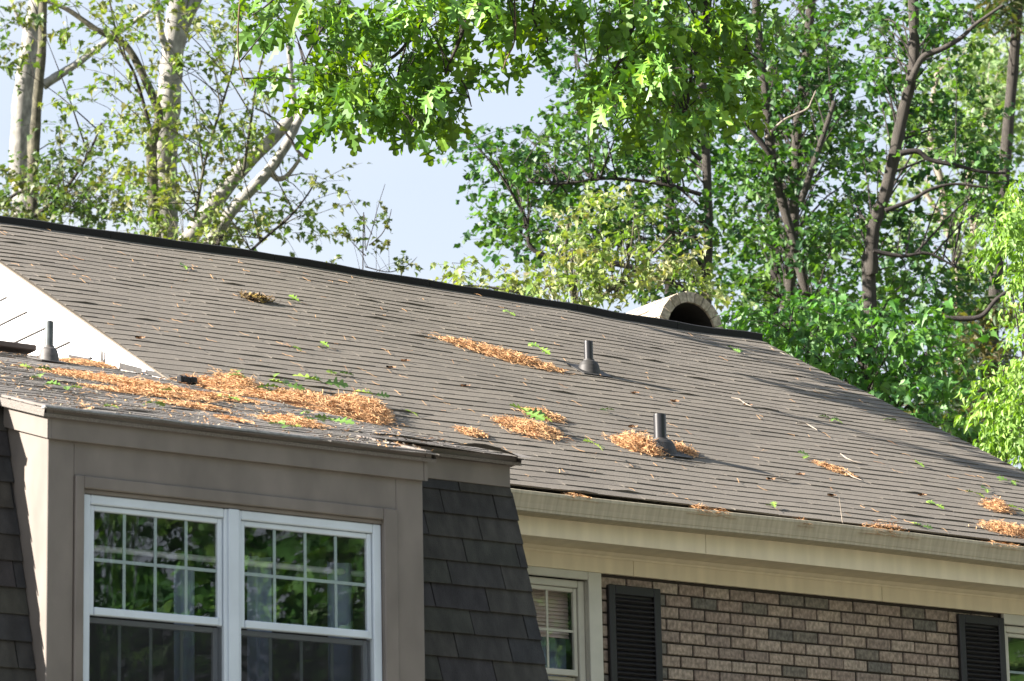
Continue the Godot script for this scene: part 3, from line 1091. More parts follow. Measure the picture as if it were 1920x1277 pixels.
	# little upright metal tab by the wall
	s = Shape.new()
	var tp := hit_low(190, 688)
	s.box(Transform3D(Basis(Vector3.UP, 0.5), tp + Vector3(0, 0.055, 0)), Vector3(0.028, 0.06, 0.003), 0.001)
	s.box(Transform3D(Basis(Vector3.BACK, 0.3), tp + Vector3(0.012, 0.016, 0)), Vector3(0.03, 0.034, 0.01), 0.002)
	build("metal_tab", s, M.metal, roof)
	vent(h, hit_low(91, 680), 0.222, 0.0235, 0.085, M.pipe_grey, M.boot_grey, Vector3(0, 0.954, 0.3))


# ---------- needles, leaves and twigs on the roofs ----------
func strand(s: Shape, at_point: Vector3, dir: Vector3, nrm: Vector3, length: float, width: float, bend: float) -> void:
	var side := dir.cross(nrm).normalized()
	var rows := [PackedVector3Array(), PackedVector3Array()]
	for k in 4:
		var t := k / 3.0 - 0.5
		var p := at_point + dir * t * length + side * bend * (t * t * 4.0 - 0.5) * length + nrm * (0.004 * sin(t * 5.0 + bend * 20.0))
		rows[0].append(p - side * width * 0.5)
		rows[1].append(p + side * width * 0.5 + nrm * width * 0.4)
	s.sheet(rows, nrm)


func needle_tint(k: float) -> Color:
	var a := Color(1, 1, 1).lerp(Color(1.25, 1.15, 1.0), rng.randf())
	if rng.randf() < 0.2:
		a = Color(0.6, 0.5, 0.45)
	return toned(a, k * rng.randf_range(0.75, 1.15))


# A heap of shed needles between two points on a roof.
func heap(a: Vector3, b: Vector3, wide: float, high: float, up: Vector3, label: String, group := "heaps of shed needles and catkins on the roofs") -> void:
	var s := Shape.new()
	var mid := (a + b) / 2.0
	var along := (b - a)
	var length := along.length()
	along = along.normalized()
	var across := up.cross(along).normalized()
	var f := FastNoiseLite.new()
	f.seed = int(absf(a.x * 1000.0 + b.z * 77.0))
	f.frequency = 6.0
	var height := func(u: float, w: float) -> float:  # u along, w across, both -1..1
		var edge := 0.95 - sqrt(u * u + w * w) + 0.7 * f.get_noise_2d(u * length, w * wide)
		return high * 0.8 * clampf(edge * 1.4, 0.0, 1.0) * (0.7 + 0.9 * f.get_noise_2d(u * length * 2.0 + 9.0, w * wide * 2.0))
	var rows := []
	var tints := []
	var nu := clampi(int(length / 0.02), 8, 50)
	var nw := clampi(int(wide / 0.02), 6, 24)
	for r in nw + 1:
		var row := PackedVector3Array()
		var tr := []
		for k in nu + 1:
			var u := k / float(nu) * 2.0 - 1.0
			var w := r / float(nw) * 2.0 - 1.0
			var hh: float = height.call(u, w)
			row.append(mid + along * u * length * 0.5 + across * w * wide * 0.5 + up * (hh * 0.8 - 0.012))
			tr.append(toned(Color(0.75, 0.68, 0.6), rng.randf_range(0.6, 1.1)))
		rows.append(row)
		tints.append(tr)
	s.sheet(rows, up, tints)
	var count := mini(int(length * wide * 8500.0) + 80, 4200)
	for k in count:
		var ang := rng.randf() * TAU
		var rr := sqrt(rng.randf()) * (1.0 if rng.randf() < 0.85 else 1.35)
		var u := cos(ang) * rr
		var w := sin(ang) * rr
		var hh: float = height.call(u, w)
		if hh <= 0.001 and rng.randf() < 0.5:
			continue
		var p := mid + along * u * length * 0.5 + across * w * wide * 0.5 + up * (hh * rng.randf_range(0.75, 1.12) + 0.004)
		var yaw := rng.randf() * TAU
		var d := along * cos(yaw) + across * sin(yaw) + up * rng.randf_range(-0.5, 0.55) * clampf(hh / 0.04, 0.1, 1.0)
		s.tint = needle_tint(1.0)
		strand(s, p, d.normalized(), up, rng.randf_range(0.025, 0.065), rng.randf_range(0.0022, 0.0036), rng.randf_range(-0.45, 0.45))
	var o := build("needle_pile", s, M.needle, self, mid)
	tag(o, label, "needle pile", group, "stuff")


func leaf_shape(half: PackedVector2Array, fold := 0.22, droop := 0.2) -> ArrayMesh:
	var s := Shape.new()
	for side in [-1.0, 1.0]:
		var rows := [PackedVector3Array(), PackedVector3Array()]
		for p in half:
			rows[0].append(Vector3(0, p.y, -droop * p.y * p.y))
			rows[1].append(Vector3(p.x * side, p.y + 0.0001, p.x * fold - droop * p.y * p.y))
		for k in half.size() - 1:
			s.face([rows[0][k], rows[1][k], rows[1][k + 1], rows[0][k + 1]], Vector3(0, 0, 1))
	return s.mesh()


const OAK := [Vector2(0.012, -0.14), Vector2(0.014, 0.0), Vector2(0.06, 0.1), Vector2(0.16, 0.2), Vector2(0.17, 0.25), Vector2(0.05, 0.28), Vector2(0.06, 0.36), Vector2(0.27, 0.48), Vector2(0.3, 0.55), Vector2(0.07, 0.5), Vector2(0.075, 0.6), Vector2(0.22, 0.74), Vector2(0.24, 0.82), Vector2(0.07, 0.76), Vector2(0.12, 0.9), Vector2(0.1, 0.97), Vector2(0.01, 1.0)]
const STAR := [Vector2(0.012, -0.25), Vector2(0.02, 0.0), Vector2(0.3, -0.02), Vector2(0.3, 0.12), Vector2(0.52, 0.25), Vector2(0.34, 0.4), Vector2(0.4, 0.58), Vector2(0.2, 0.6), Vector2(0.02, 1.0)]
const TULIP := [Vector2(0.012, -0.3), Vector2(0.02, 0.0), Vector2(0.3, 0.04), Vector2(0.46, 0.26), Vector2(0.3, 0.46), Vector2(0.36, 0.82), Vector2(0.14, 0.78), Vector2(0.01, 0.72)]
const OVAL := [Vector2(0.01, -0.1), Vector2(0.02, 0.0), Vector2(0.2, 0.2), Vector2(0.27, 0.45), Vector2(0.16, 0.75), Vector2(0.01, 1.0)]
const BLADE := [Vector2(0.01, 0.0), Vector2(0.09, 0.2), Vector2(0.11, 0.5), Vector2(0.06, 0.8), Vector2(0.005, 1.0)]


# A fallen sprig: a bit of twig with some lobed leaves, lying on a roof. Its leaves are its parts.
func sprig_kind(count: int, spread: float) -> Node3D:
	var o := Node3D.new()
	o.name = "leaf_sprig"
	var st := Shape.new()
	st.tube([Vector3(0, 0.004, 0.05), Vector3(0.003, 0.008, 0), Vector3(-0.002, 0.005, -0.06)], [0.0016, 0.002, 0.0012], 5)
	var stem := MeshInstance3D.new()
	stem.name = "stem"
	stem.mesh = st.mesh()
	stem.material_override = M.stem
	o.add_child(stem, true)
	for k in count:
		var l := MeshInstance3D.new()
		l.name = "leaf"
		l.mesh = M.oak_mesh
		l.material_override = M.sprig_leaf[rng.randi() % 3]
		var yaw := rng.randf_range(-spread, spread) + (PI if k % 3 == 2 else 0.0)
		var b := Basis(Vector3.UP, yaw) * Basis(Vector3.RIGHT, rng.randf_range(-1.6, -1.2) if k % 2 else rng.randf_range(-1.7, -1.4)) * Basis(Vector3.UP, rng.randf_range(-0.7, 0.7))
		l.transform = Transform3D(b.scaled(Vector3.ONE * rng.randf_range(0.085, 0.135)), Vector3(0, 0.01, rng.randf_range(-0.05, 0.05)))
		o.add_child(l, true)
	return o


func sprig(kinds: Array, p: Vector3, up: Vector3, turn: float, size: float, label: String) -> void:
	var o: Node3D = kinds[rng.randi() % kinds.size()].duplicate()
	o.name = "leaf_sprig"
	var x := Vector3.RIGHT.rotated(Vector3.UP, turn)
	x = (x - up * up.dot(x)).normalized()
	add_child(o, true)
	o.transform = Transform3D(Basis(x, up, x.cross(up)).scaled_local(Vector3.ONE * size * 0.85), p)
	tag(o, label, "leaf sprig", "green oak sprigs fallen on the roofs")


func litter() -> void:
	var up := Vector3(0, 0.879, 0.477)
	var low_up := Vector3(0, 0.954, 0.3)
	M.oak_mesh = leaf_shape(PackedVector2Array(OAK), 0.25, 0.16)
	M.stem = mat(lin(0.12, 0.08, 0.05), 0.9)
	M.sprig_leaf = []
	for c in [Color(0.16, 0.27, 0.035), Color(0.23, 0.33, 0.05), Color(0.1, 0.19, 0.03)]:
		var m := mat(c, 0.5)
		m.backlight_enabled = true
		m.backlight = Color(0.14, 0.24, 0.03)
		M.sprig_leaf.append(m)
	# heaps: [from px, to px, width m, height m, label]
	var main_heaps := [
		[822, 640, 1058, 702, 0.30, 0.045, "long narrow drift of tan needles on the main roof left of the upper vent pipe"],
		[1152, 836, 1240, 846, 0.34, 0.1, "tall heap of tan needles banked against the left of the lower vent pipe"],
		[1246, 836, 1305, 858, 0.2, 0.05, "small brown heap of needles trailing right of the lower vent pipe"],
		[975, 778, 1056, 792, 0.26, 0.035, "upper of two tan needle heaps below the long drift on the main roof"],
		[925, 795, 1052, 822, 0.42, 0.045, "lower needle heap topped with bright green leaves in the middle of the main roof"],
		[858, 812, 910, 818, 0.18, 0.028, "small low needle heap just above the right end of the low roof"],
		[1838, 945, 1896, 962, 0.26, 0.06, "needle heap at the right edge of the roof, above another by the gutter"],
		[1840, 992, 1960, 1004, 0.26, 0.05, "needle heap in the far right corner of the roof just above the gutter"],
		[1522, 868, 1606, 898, 0.13, 0.025, "thin trail of needles along a twig on the right part of the main roof"],
	]
	for q in main_heaps:
		heap(hit_roof(q[0], q[1]), hit_roof(q[2], q[3]), q[4], q[5], up, q[6])
	var gutter_heaps := [
		[-0.98, -0.72, 0.03, "thin strip of needles in the left end of the gutter beside the mansard"],
		[-0.14, 0.2, 0.045, "needles and moss heaped in the gutter below the lower vent pipe"],
		[0.62, 0.74, 0.03, "small clump of needles in the gutter left of the largest gutter heap"],
		[1.05, 1.5, 0.085, "largest heap of needles spilling out of the gutter"],
		[1.95, 2.3, 0.03, "thin strip of needles in the gutter near the right edge of the view"],
	]
	for q in gutter_heaps:
		heap(Vector3(q[0], 5.57, 0.405), Vector3(q[1], 5.57, 0.405), 0.1, q[2], Vector3(0, 0.97, 0.24), q[3])
	var low_heaps := [
		[80, 694, 400, 748, 0.5, 0.035, "long wide band of orange needles across the low roof behind the grey vent pipe"],
		[165, 733, 385, 753, 0.3, 0.025, "second band of needles on the low roof in front of the longest band"],
		[118, 682, 205, 690, 0.3, 0.025, "thin needle patch at the foot of the white wall beside the grey pipe"],
		[370, 725, 420, 729, 0.45, 0.06, "round needle heap right of the black flashing"],
		[360, 742, 470, 754, 0.35, 0.025, "flat needle patch in front of the black flashing"],
		[440, 744, 560, 752, 0.4, 0.03, "flat needle strip joining the two groups of heaps on the low roof"],
		[488, 785, 605, 802, 0.55, 0.035, "needle patch on the low roof closest to the eave above the window"],
		[322, 762, 402, 768, 0.3, 0.018, "thin needle patch on the low roof left of the patch closest to the eave"],
		[415, 787, 450, 791, 0.25, 0.015, "tiny needle patch near the eave of the low roof"],
	]
	var seam_heaps := [
		[412, 722, 494, 734, 0.5, 0.07, "rounded needle heap with green leaves right of the heap by the black flashing"],
		[520, 752, 660, 772, 0.55, 0.06, "wide needle heap with a green leaf standing in it where the two roofs meet"],
		[610, 757, 738, 786, 0.6, 0.085, "largest rounded needle heap, at the right end of the heaps where the two roofs meet"],
	]
	for q in seam_heaps:
		heap(hit_roof(q[0], q[1]), hit_roof(q[2], q[3]), q[4], q[5], up, q[6])
	for q in low_heaps:
		heap(hit_low(q[0], q[1]), hit_low(q[2], q[3]), q[4], q[5], low_up, q[6])
	# single needles strewn everywhere
	var s := Shape.new()
	for k in 620:
		var x := rng.randf_range(-2.6, 3.7)
		var d := rng.randf() * roof_len * 0.98
		if rng.randf() > 0.35 + 0.65 * smoothstep(1.5, -2.5, x):
			continue
		s.tint = needle_tint(0.72)
		var yaw := rng.randf_range(-0.5, 0.5) + (PI / 2 if rng.randf() < 0.75 else 0.0)
		var dir := (Vector3.RIGHT * cos(yaw) + Vector3(0, 0.477, -0.879) * sin(yaw)).normalized()
		strand(s, on_roof(x, d, 0.012), dir, up, rng.randf_range(0.03, 0.1), rng.randf_range(0.0018, 0.003), rng.randf_range(-0.2, 0.2))
	tag(build("scattered_needles", s, M.needle), "loose brown needles strewn thinly over the main roof", "fallen needles", "", "stuff")
	s = Shape.new()
	for k in 3800:
		var x := rng.randf_range(-5.3, -2.6)
		var d := pow(rng.randf(), 1.3) * 4.8
		if d < 0.55 and x > -3.4:
			continue
		if wob.get_noise_2d(x * 25.0, d * 25.0) < rng.randf_range(-0.35, 0.45):
			continue
		s.tint = needle_tint(rng.randf_range(0.45, 0.95))
		if rng.randf() < 0.4:
			s.tint = Color(0.5, 0.72, 1.1) * rng.randf_range(0.4, 1.1)
		var yaw := rng.randf() * TAU
		strand(s, on_low(x, d, 0.014), (Vector3.RIGHT * cos(yaw) + Vector3(0, 0.3, -0.954) * sin(yaw)).normalized(), low_up, rng.randf_range(0.012, 0.05), rng.randf_range(0.002, 0.0055), rng.randf_range(-0.15, 0.15))
	tag(build("scattered_needles", s, M.needle), "dense litter of brown needles and flakes over the low roof", "fallen needles", "", "stuff")
	# sprigs
	var kinds := [sprig_kind(3, 0.9), sprig_kind(4, 1.2), sprig_kind(2, 0.5), sprig_kind(5, 1.5)]
	var on_main := [
		[347, 507, 0.7, "high on the left part of the main roof below the ridge"],
		[567, 579, 0.8, "right of the dark moss clump"],
		[955, 593, 0.6, "below the ridge in the upper middle of the main roof"],
		[543, 657, 0.6, "on the main roof above the low roof heaps, left of two others"],
		[622, 663, 0.7, "on the main roof right of the sprig at the same height"],
		[632, 708, 0.8, "just above the largest low roof heap"],
		[512, 714, 0.7, "on the shingles beside the rounded heaps"],
		[1008, 674, 1.1, "lying on the long drift left of the upper vent pipe"],
		[1375, 651, 0.7, "near the right end of the ridge"],
		[1116, 774, 0.8, "between the two vent pipes"],
		[1108, 852, 1.0, "left of the heap at the lower vent pipe"],
		[982, 796, 1.35, "crowning the green topped heap in the middle"],
		[1005, 800, 0.9, "at the right of the crowned heap"],
		[770, 777, 0.6, "right of the largest low roof heap"],
		[1558, 787, 0.7, "in the tree shadow, left of another"],
		[1662, 785, 0.7, "in the tree shadow close to the right rake"],
		[1522, 861, 0.8, "at the top end of the thin needle trail"],
		[1712, 868, 0.8, "stretched out on the right part of the roof"],
		[1823, 926, 0.7, "just above the right edge needle heap"],
		[1851, 919, 0.7, "beside the right edge needle heap, upper one"],
		[1892, 904, 0.7, "high at the right edge of the view"],
		[1905, 955, 0.8, "right of the right edge needle heap"],
		[1755, 951, 0.7, "left of the right edge needle heap"],
		[1455, 958, 0.7, "just above the gutter in the right half"],
		[447, 724, 0.9, "on the rounded heap right of the black flashing"],
		[527, 741, 1.0, "on the left of the wide heap"],
		[594, 736, 1.4, "standing upright in the wide heap"],
		[693, 760, 0.9, "on the largest heap of the low roof"],
		[1725, 990, 0.6, "beside the largest gutter heap"],
	]
	for q in on_main:
		sprig(kinds, hit_roof(q[0], q[1]) + up * (0.05 if q[2] >= 0.9 and q[0] < 1200 else 0.004), up, rng.randf() * TAU, q[2], "green oak sprig " + q[3])
	var on_lower := [
		[62, 697, 0.75, "on the low roof below the grey pipe"],
		[75, 720, 0.8, "left of the bands on the low roof, above the lit bay corner"],
		[122, 737, 0.8, "near the left eave of the low roof"],
		[262, 699, 0.7, "on the longest needle band"],
		[307, 745, 0.8, "at the front of the second needle band"],
		[277, 765, 0.9, "near the eave left of the window middle"],
		[467, 750, 1.0, "below the rounded heaps, right one of two"],
		[420, 752, 0.7, "below the rounded heaps, left one of two"],
		[598, 795, 0.8, "at the right of the patch closest to the eave"],
		[542, 807, 0.8, "on the very eave over the right window"],
		[565, 780, 0.7, "above the patch closest to the eave"],
		[620, 815, 1.0, "with brown tips hanging over the eave"],
		[207, 770, 0.5, "small and pale at the eave over the left window"],
	]
	for q in on_lower:
		sprig(kinds, hit_low(q[0], q[1]) + low_up * (0.05 if q[2] > 0.95 else 0.012), low_up, rng.randf() * TAU, q[2], "green oak sprig " + q[3])
	for k in kinds:
		k.free()
	# moss clump
	s = Shape.new()
	var mp := hit_roof(480, 570)
	for k in 260:
		var o := Vector3(rng.randfn(0, 0.05), 0, 0) + Vector3(0, 0.477, -0.879) * rng.randfn(0, 0.03)
		s.tint = [Color(0.25, 0.28, 0.3), Color(0.5, 0.55, 0.25), Color(0.15, 0.16, 0.12)][rng.randi() % 3]
		strand(s, mp + o + up * rng.randf() * 0.03, Vector3(rng.randf_range(-1, 1), rng.randf_range(-0.2, 0.9), rng.randf_range(-1, 1)).normalized(), up, 0.04, 0.008, 0.2)
	tag(build("moss_clump", s, M.needle, self, mp), "dark green moss clump high on the left of the main roof", "moss clump", "", "stuff")
	# dead curled leaves and twigs
	var dead := [
		[1190, 742, "curled brown dead leaf between the two vent pipes"], [1186, 806, "small brown dead leaf above the heap at the lower vent pipe"],
		[1265, 757, "pale brown curled leaf right of the upper pipe shadow"], [1402, 762, "reddish curled leaf at the end of a thin twig"],
		[760, 686, "small brown curled leaf left of the long drift"], [733, 697, "pale curled leaf below the long drift, near a lifted shingle"],
		[872, 732, "brown curled leaf in the middle of the main roof"], [1500, 893, "brown leaf scrap right of the lower pipe shadow"],
		[1445, 902, "brown seed scrap with a stalk on the lower right roof"], [1560, 933, "round brown scrap above the largest gutter heap"],
		[1730, 932, "flat brown scrap left of the right edge heap"], [262, 640, "tan curled leaf on the left part of the main roof beside the white wall"],
	]
	for q in dead:
		s = Shape.new()
		var p := hit_roof(q[0], q[1])
		var rows := []
		for r in 5:
			var row := PackedVector3Array()
			for k in 6:
				var a := (k / 5.0 - 0.5) * 3.4
				row.append(p + Vector3(0.013 * sin(a) + (r - 2) * 0.007, 0.011 - 0.009 * cos(a) + rng.randf_range(-0.002, 0.006), (r - 2) * 0.006 + rng.randf_range(-0.003, 0.003)))
			rows.append(row)
		s.tint = Color(0.6, 0.55, 0.6) * rng.randf_range(0.7, 1.1)
		s.sheet(rows, up)
		tag(build("dead_leaf", s, M.needle, self, p), q[2], "dead leaf", "dead leaves on the main roof")
	var twigs := [
		[[1492, 796], [1508, 797], [1522, 803], [1531, 811], "pale curved twig on the right part of the main roof"],
		[[1575, 856], [1585, 866], [1600, 871], [1614, 875], "thin reddish twig above the thin needle trail"],
		[[1568, 884], [1582, 889], [1596, 897], [1614, 906], "dark twig at the lower end of the thin needle trail"],
		[[1445, 900], [1462, 903], [1475, 905], [1484, 904], "thin dark twig beside the seed scrap"],
		[[1370, 748], [1385, 753], [1396, 760], [1408, 767], "thin brown twig under the tree shadow"],
	]
	for q in twigs:
		var pts := []
		for k in 4:
			pts.append(hit_roof(q[k][0], q[k][1]) + up * (0.008 + 0.006 * (k % 2)))
		s = Shape.new()
		s.tube(pts, [0.003, 0.005, 0.0045, 0.002], 6)
		tag(build("twig", s, M.twig_pale, self, pts[0]), q[4], "twig", "twigs on the main roof")
	s = Shape.new()
	s.tube([Vector3(0.975, 5.575, 0.41), Vector3(0.965, 5.66, 0.41), Vector3(0.95, 5.75, 0.415)], [0.003, 0.003, 0.0015], 5)
	tag(build("twig", s, M.twig_pale, self, Vector3(0.975, 5.575, 0.41)), "thin twig standing upright out of the gutter", "twig", "twigs on the main roof")
	s = Shape.new()
	s.tube([hit_low(122, 668) + low_up * 0.02, hit_low(150, 674) + low_up * 0.05, hit_low(185, 686) + low_up * 0.015], [0.003, 0.004, 0.003], 6)
	tag(build("twig", s, M.stem, self, hit_low(122, 668)), "dark twig leaning by the metal tab at the white wall", "twig")


# ---------- trees ----------
func spline(pts: Array, steps := 5) -> Array:
	var c := Curve3D.new()
	for k in pts.size():
		var d: Vector3 = (pts[mini(k + 1, pts.size() - 1)] - pts[maxi(k - 1, 0)]) / 6.0
		c.add_point(pts[k], -d, d)
	var out := []
	for k in pts.size() - 1:
		for j in steps:
			out.append(c.sample(k, j / float(steps)))
	out.append(pts[-1])
	return out


# A trunk or limb along picture points at a given distance; w0, w1 are widths in metres.
func limb(o: Node, called: String, line: Array, depth: float, w0: float, w1: float, m: Material, to_ground := false, depth_end := -1.0) -> Array:
	var pts := []
	for k in line.size():
		pts.append(at(line[k][0], line[k][1], depth if depth_end < 0.0 else lerpf(depth, depth_end, k / float(line.size() - 1))))
	if to_ground:
		var low: Vector3 = pts[0]
		var lean: Vector3 = (pts[0] - pts[1]).normalized()
		pts.insert(0, Vector3(low.x + lean.x * 1.0, 2.5, low.z + lean.z * 1.0))
		pts.insert(0, Vector3(low.x + lean.x * 1.2, -0.1, low.z + lean.z * 1.2))
	var path := spline(pts, 6)
	var radii := []
	for k in path.size():
		var t: float = k / float(path.size() - 1)
		radii.append(lerpf(w0, w1, t) * 0.5 * (1.0 + 0.05 * sin(k * 1.7 + w0 * 50.0)) * (1.0 + (0.5 * pow(1.0 - t, 8.0) if to_ground else 0.0)))
	var s := Shape.new()
	s.tube(path, radii, 12 if w0 > 0.1 else 7, true, 0.035, rng)
	build(called, s, m, o)
	return path


# Leaf clumps in soft volumes. blobs: [px, py, rx px, ry px, clumps, depth shift]
func crown(o: Node, blobs: Array, depth: float, thick: float, leaf: Array, leaf_m: Material, size: float, palette: Array, per: int, wood: Array, bark: Material, droop: float, twig_len: float, singles := 0, fill := 1.0) -> void:
	var where := []
	var tints := []
	var sticks := Shape.new()
	var thin := clampf(twig_len / 0.5, 0.35, 1.3)
	for b in blobs:
		var shift: float = b[5] if b.size() > 5 else 0.0
		for k in ceili(b[4] * fill):
			var a := rng.randf() * TAU
			var r := pow(rng.randf(), 0.6)
			var c := at(b[0] + cos(a) * r * b[2], b[1] + sin(a) * r * b[3], depth + shift + rng.randf_range(-1, 1) * thick)
			var d := Vector3(rng.randf_range(-1, 1), rng.randf_range(-0.35, 0.5) - droop, rng.randf_range(-1, 1)).normalized()
			var e := c + d * twig_len
			# a thin branch towards the nearest wood
			var near := Vector3.ZERO
			var best := 1e9
			for w in wood:
				var q: float = (w + Vector3(0, 0.5, 0)).distance_squared_to(c) * rng.randf_range(0.5, 1.8)
				if q < best:
					best = q
					near = w
			best = near.distance_to(c)
			if best < 3.0 and rng.randf() < 0.35:
				var bow := Vector3(0, 0.12 * best, 0)
				sticks.tube([near, near.lerp(c, 0.4) + bow * 0.6, near.lerp(c, 0.75) + bow * 0.7, c], [(0.007 + 0.0035 * best) * thin, (0.005 + 0.002 * best) * thin, 0.004 * thin, 0.0035 * thin], 4, false)
			sticks.tube([c, c.lerp(e, 0.5) + Vector3(0, 0.02, 0), e], [0.0035 * thin, 0.003 * thin, 0.0015 * thin], 4, false)
			var tone: Color = palette[rng.randi() % palette.size()]
			for j in per:
				var t := (j + rng.randf()) / per
				var p := c.lerp(e, t) + Vector3(rng.randfn(0, 0.06), rng.randfn(0, 0.06), rng.randfn(0, 0.06)) * twig_len * 1.6
				var y := (d * 0.4 + Vector3(rng.randf_range(-1, 1), rng.randf_range(-0.7, 0.4) - droop, rng.randf_range(-1, 1))).normalized()
				var z := (Vector3(rng.randf_range(-0.8, 0.8), 1.0, rng.randf_range(-0.8, 0.8)))
				z = (z - y * z.dot(y)).normalized()
				var sc := size * rng.randf_range(0.55, 1.3)
				where.append(Transform3D(Basis(y.cross(z), y, z).scaled_local(Vector3.ONE * sc), p))
				tints.append(toned(tone.lerp(palette[rng.randi() % palette.size()], 0.35), rng.randf_range(0.75, 1.25)))
	if singles > 0:  # the leaves that show largest, one by one
		var mats := []
		for k in 4:
			var m := mat(palette[k % palette.size()], 0.5)
			m.backlight_enabled = true
			m.backlight = Color(0.26, 0.38, 0.01)
			mats.append(m)
		var order := range(where.size())
		order.sort_custom(func(a, b): return where[a].origin.distance_squared_to(EYE) < where[b].origin.distance_squared_to(EYE))
		var taken := {}
		for k in mini(singles, order.size()):
			place("leaf", leaf[rng.randi() % leaf.size()], mats[rng.randi() % 4], where[order[k]], o)
			taken[order[k]] = true
		var w2 := []
		var t2 := []
		for k in where.size():
			if not taken.has(k):
				w2.append(where[k])
				t2.append(tints[k])
		where = w2
		tints = t2
	build("branches", sticks, bark, o).set_meta("kind", "stuff")
	for kind in leaf.size():
		var w3 := []
		var t3 := []
		for k in range(kind, where.size(), leaf.size()):
			w3.append(where[k])
			t3.append(tints[k])
		scatter("crown", leaf[kind], leaf_m, w3, t3, o)


func tree(called: String, label: String, foot: Vector3, group: String) -> Node3D:
	var o := thing(called, Vector3(foot.x, 0, foot.z))
	tag(o, label, "tree", group)
	return o


func trees() -> void:
	var oak := [leaf_shape(PackedVector2Array(OAK), 0.22, 0.3), leaf_shape(PackedVector2Array(OAK), 0.6, 0.65), leaf_shape(PackedVector2Array(OAK), -0.35, -0.25)]
	var star := [leaf_shape(PackedVector2Array(STAR), 0.25, 0.3), leaf_shape(PackedVector2Array(STAR), 0.7, 0.6)]
	var tulip := [leaf_shape(PackedVector2Array(TULIP), 0.25, 0.25), leaf_shape(PackedVector2Array(TULIP), 0.75, 0.5)]
	var oval := [leaf_shape(PackedVector2Array(OVAL), 0.3, 0.35), leaf_shape(PackedVector2Array(OVAL), 0.6, 0.7)]
	var blade := [leaf_shape(PackedVector2Array(BLADE), 0.2, 0.4)]
	var behind := "trees behind the houses"
	var w := []
	# --- sycamore at the far left
	var D := 47.0
	var o := tree("sycamore_tree", "pale barked sycamore with a twin trunk at the far left", at(45, 420, D), behind)
	w = limb(o, "trunk", [[46, 430], [38, 330], [42, 200], [58, 80], [72, -10], [80, -160]], D, 0.34, 0.2, M.bark_pale, true)
	w += limb(o, "trunk", [[60, 420], [63, 310], [69, 200], [78, 100], [80, 30], [84, -120]], D - 0.6, 0.17, 0.09, M.bark_olive, true)
	w += limb(o, "limb", [[80, 160], [115, 138], [150, 115], [210, 70], [280, 20]], D, 0.13, 0.05, M.bark_pale)
	w += limb(o, "limb", [[72, 90], [50, 60], [30, 25], [10, -30]], D, 0.07, 0.03, M.bark_pale)
	w += limb(o, "limb", [[40, 420], [110, 370], [165, 290], [190, 230]], D - 1.5, 0.06, 0.02, M.bark_dark)
	w += limb(o, "limb", [[0, 390], [40, 360], [90, 385], [150, 400]], D - 1.5, 0.05, 0.02, M.bark_dark)
	var syc := [Color(0.17, 0.26, 0.06), Color(0.13, 0.22, 0.055), Color(0.24, 0.29, 0.08), Color(0.1, 0.18, 0.055), Color(0.25, 0.24, 0.11)]
	var syc_dark := [Color(0.1, 0.18, 0.055), Color(0.08, 0.14, 0.055), Color(0.14, 0.2, 0.065), Color(0.17, 0.16, 0.075)]
	crown(o, [[60, 355, 95, 45, 60], [135, 310, 60, 60, 36], [30, 405, 60, 30, 20], [165, 385, 80, 40, 36], [215, 355, 40, 40, 14], [20, 110, 40, 60, 10], [120, 240, 25, 20, 5], [30, 30, 40, 40, 8]], D - 1.5, 1.5, star, M.leaf, 0.085, syc_dark, 10, w, M.bark_dark, 0.1, 0.5, 0, 0.75)
	# --- sycamore in the left middle
	D = 44.0
	o = tree("sycamore_tree", "pale barked sycamore with a pair of leaning limbs, left of the open sky", at(305, 450, D), behind)
	w = limb(o, "trunk", [[308, 470], [308, 300], [317, 190], [324, 90], [334, 10], [340, -140]], D, 0.36, 0.22, M.bark_pale, true)
	w += limb(o, "limb", [[330, 110], [345, 50], [368, 0], [400, -60]], D, 0.16, 0.12, M.bark_pale)
	w += limb(o, "limb", [[320, 105], [304, 70], [296, 20], [290, -50]], D - 0.2, 0.1, 0.05, M.bark_pale)
	w += limb(o, "limb", [[293, 470], [284, 300], [288, 255], [298, 215], [270, 145], [235, 85], [180, 55], [130, 20], [85, 0]], D - 0.8, 0.14, 0.045, M.bark_olive)
	w += limb(o, "limb", [[286, 260], [265, 180], [248, 130], [225, 90], [205, 0]], D - 0.8, 0.05, 0.02, M.bark_dark)
	w += limb(o, "limb", [[340, 470], [385, 405], [450, 320], [520, 250], [575, 185], [640, 100]], D - 0.5, 0.22, 0.11, M.bark_pale)
	w += limb(o, "limb", [[380, 480], [435, 395], [500, 325], [535, 275], [560, 225], [600, 150]], D - 1.0, 0.16, 0.08, M.bark_pale)
	w += limb(o, "limb", [[558, 235], [551, 190], [546, 140], [540, 80]], D - 0.9, 0.08, 0.06, M.bark_pale)
	w += limb(o, "broken_limb", [[508, 322], [520, 335], [535, 332], [548, 318], [562, 298]], D - 1.0, 0.08, 0.04, M.twig_pale)
	w += limb(o, "dead_branch", [[478, 203], [500, 213], [525, 235], [545, 262], [560, 285], [577, 298]], D - 1.2, 0.02, 0.045, M.bark_dark)
	w += limb(o, "limb", [[395, 480], [410, 455], [425, 435]], D - 1.2, 0.08, 0.05, M.bark_dark)
	w += limb(o, "limb", [[365, 412], [385, 300], [410, 215], [430, 150], [450, 60]], D - 1.6, 0.04, 0.02, M.bark_olive)
	w += limb(o, "limb", [[455, 330], [470, 230], [480, 160], [495, 95]], D - 1.6, 0.04, 0.015, M.bark_olive)
	w += limb(o, "limb", [[470, 470], [510, 435], [545, 405], [580, 360], [595, 330]], D - 1.8, 0.035, 0.015, M.bark_dark)
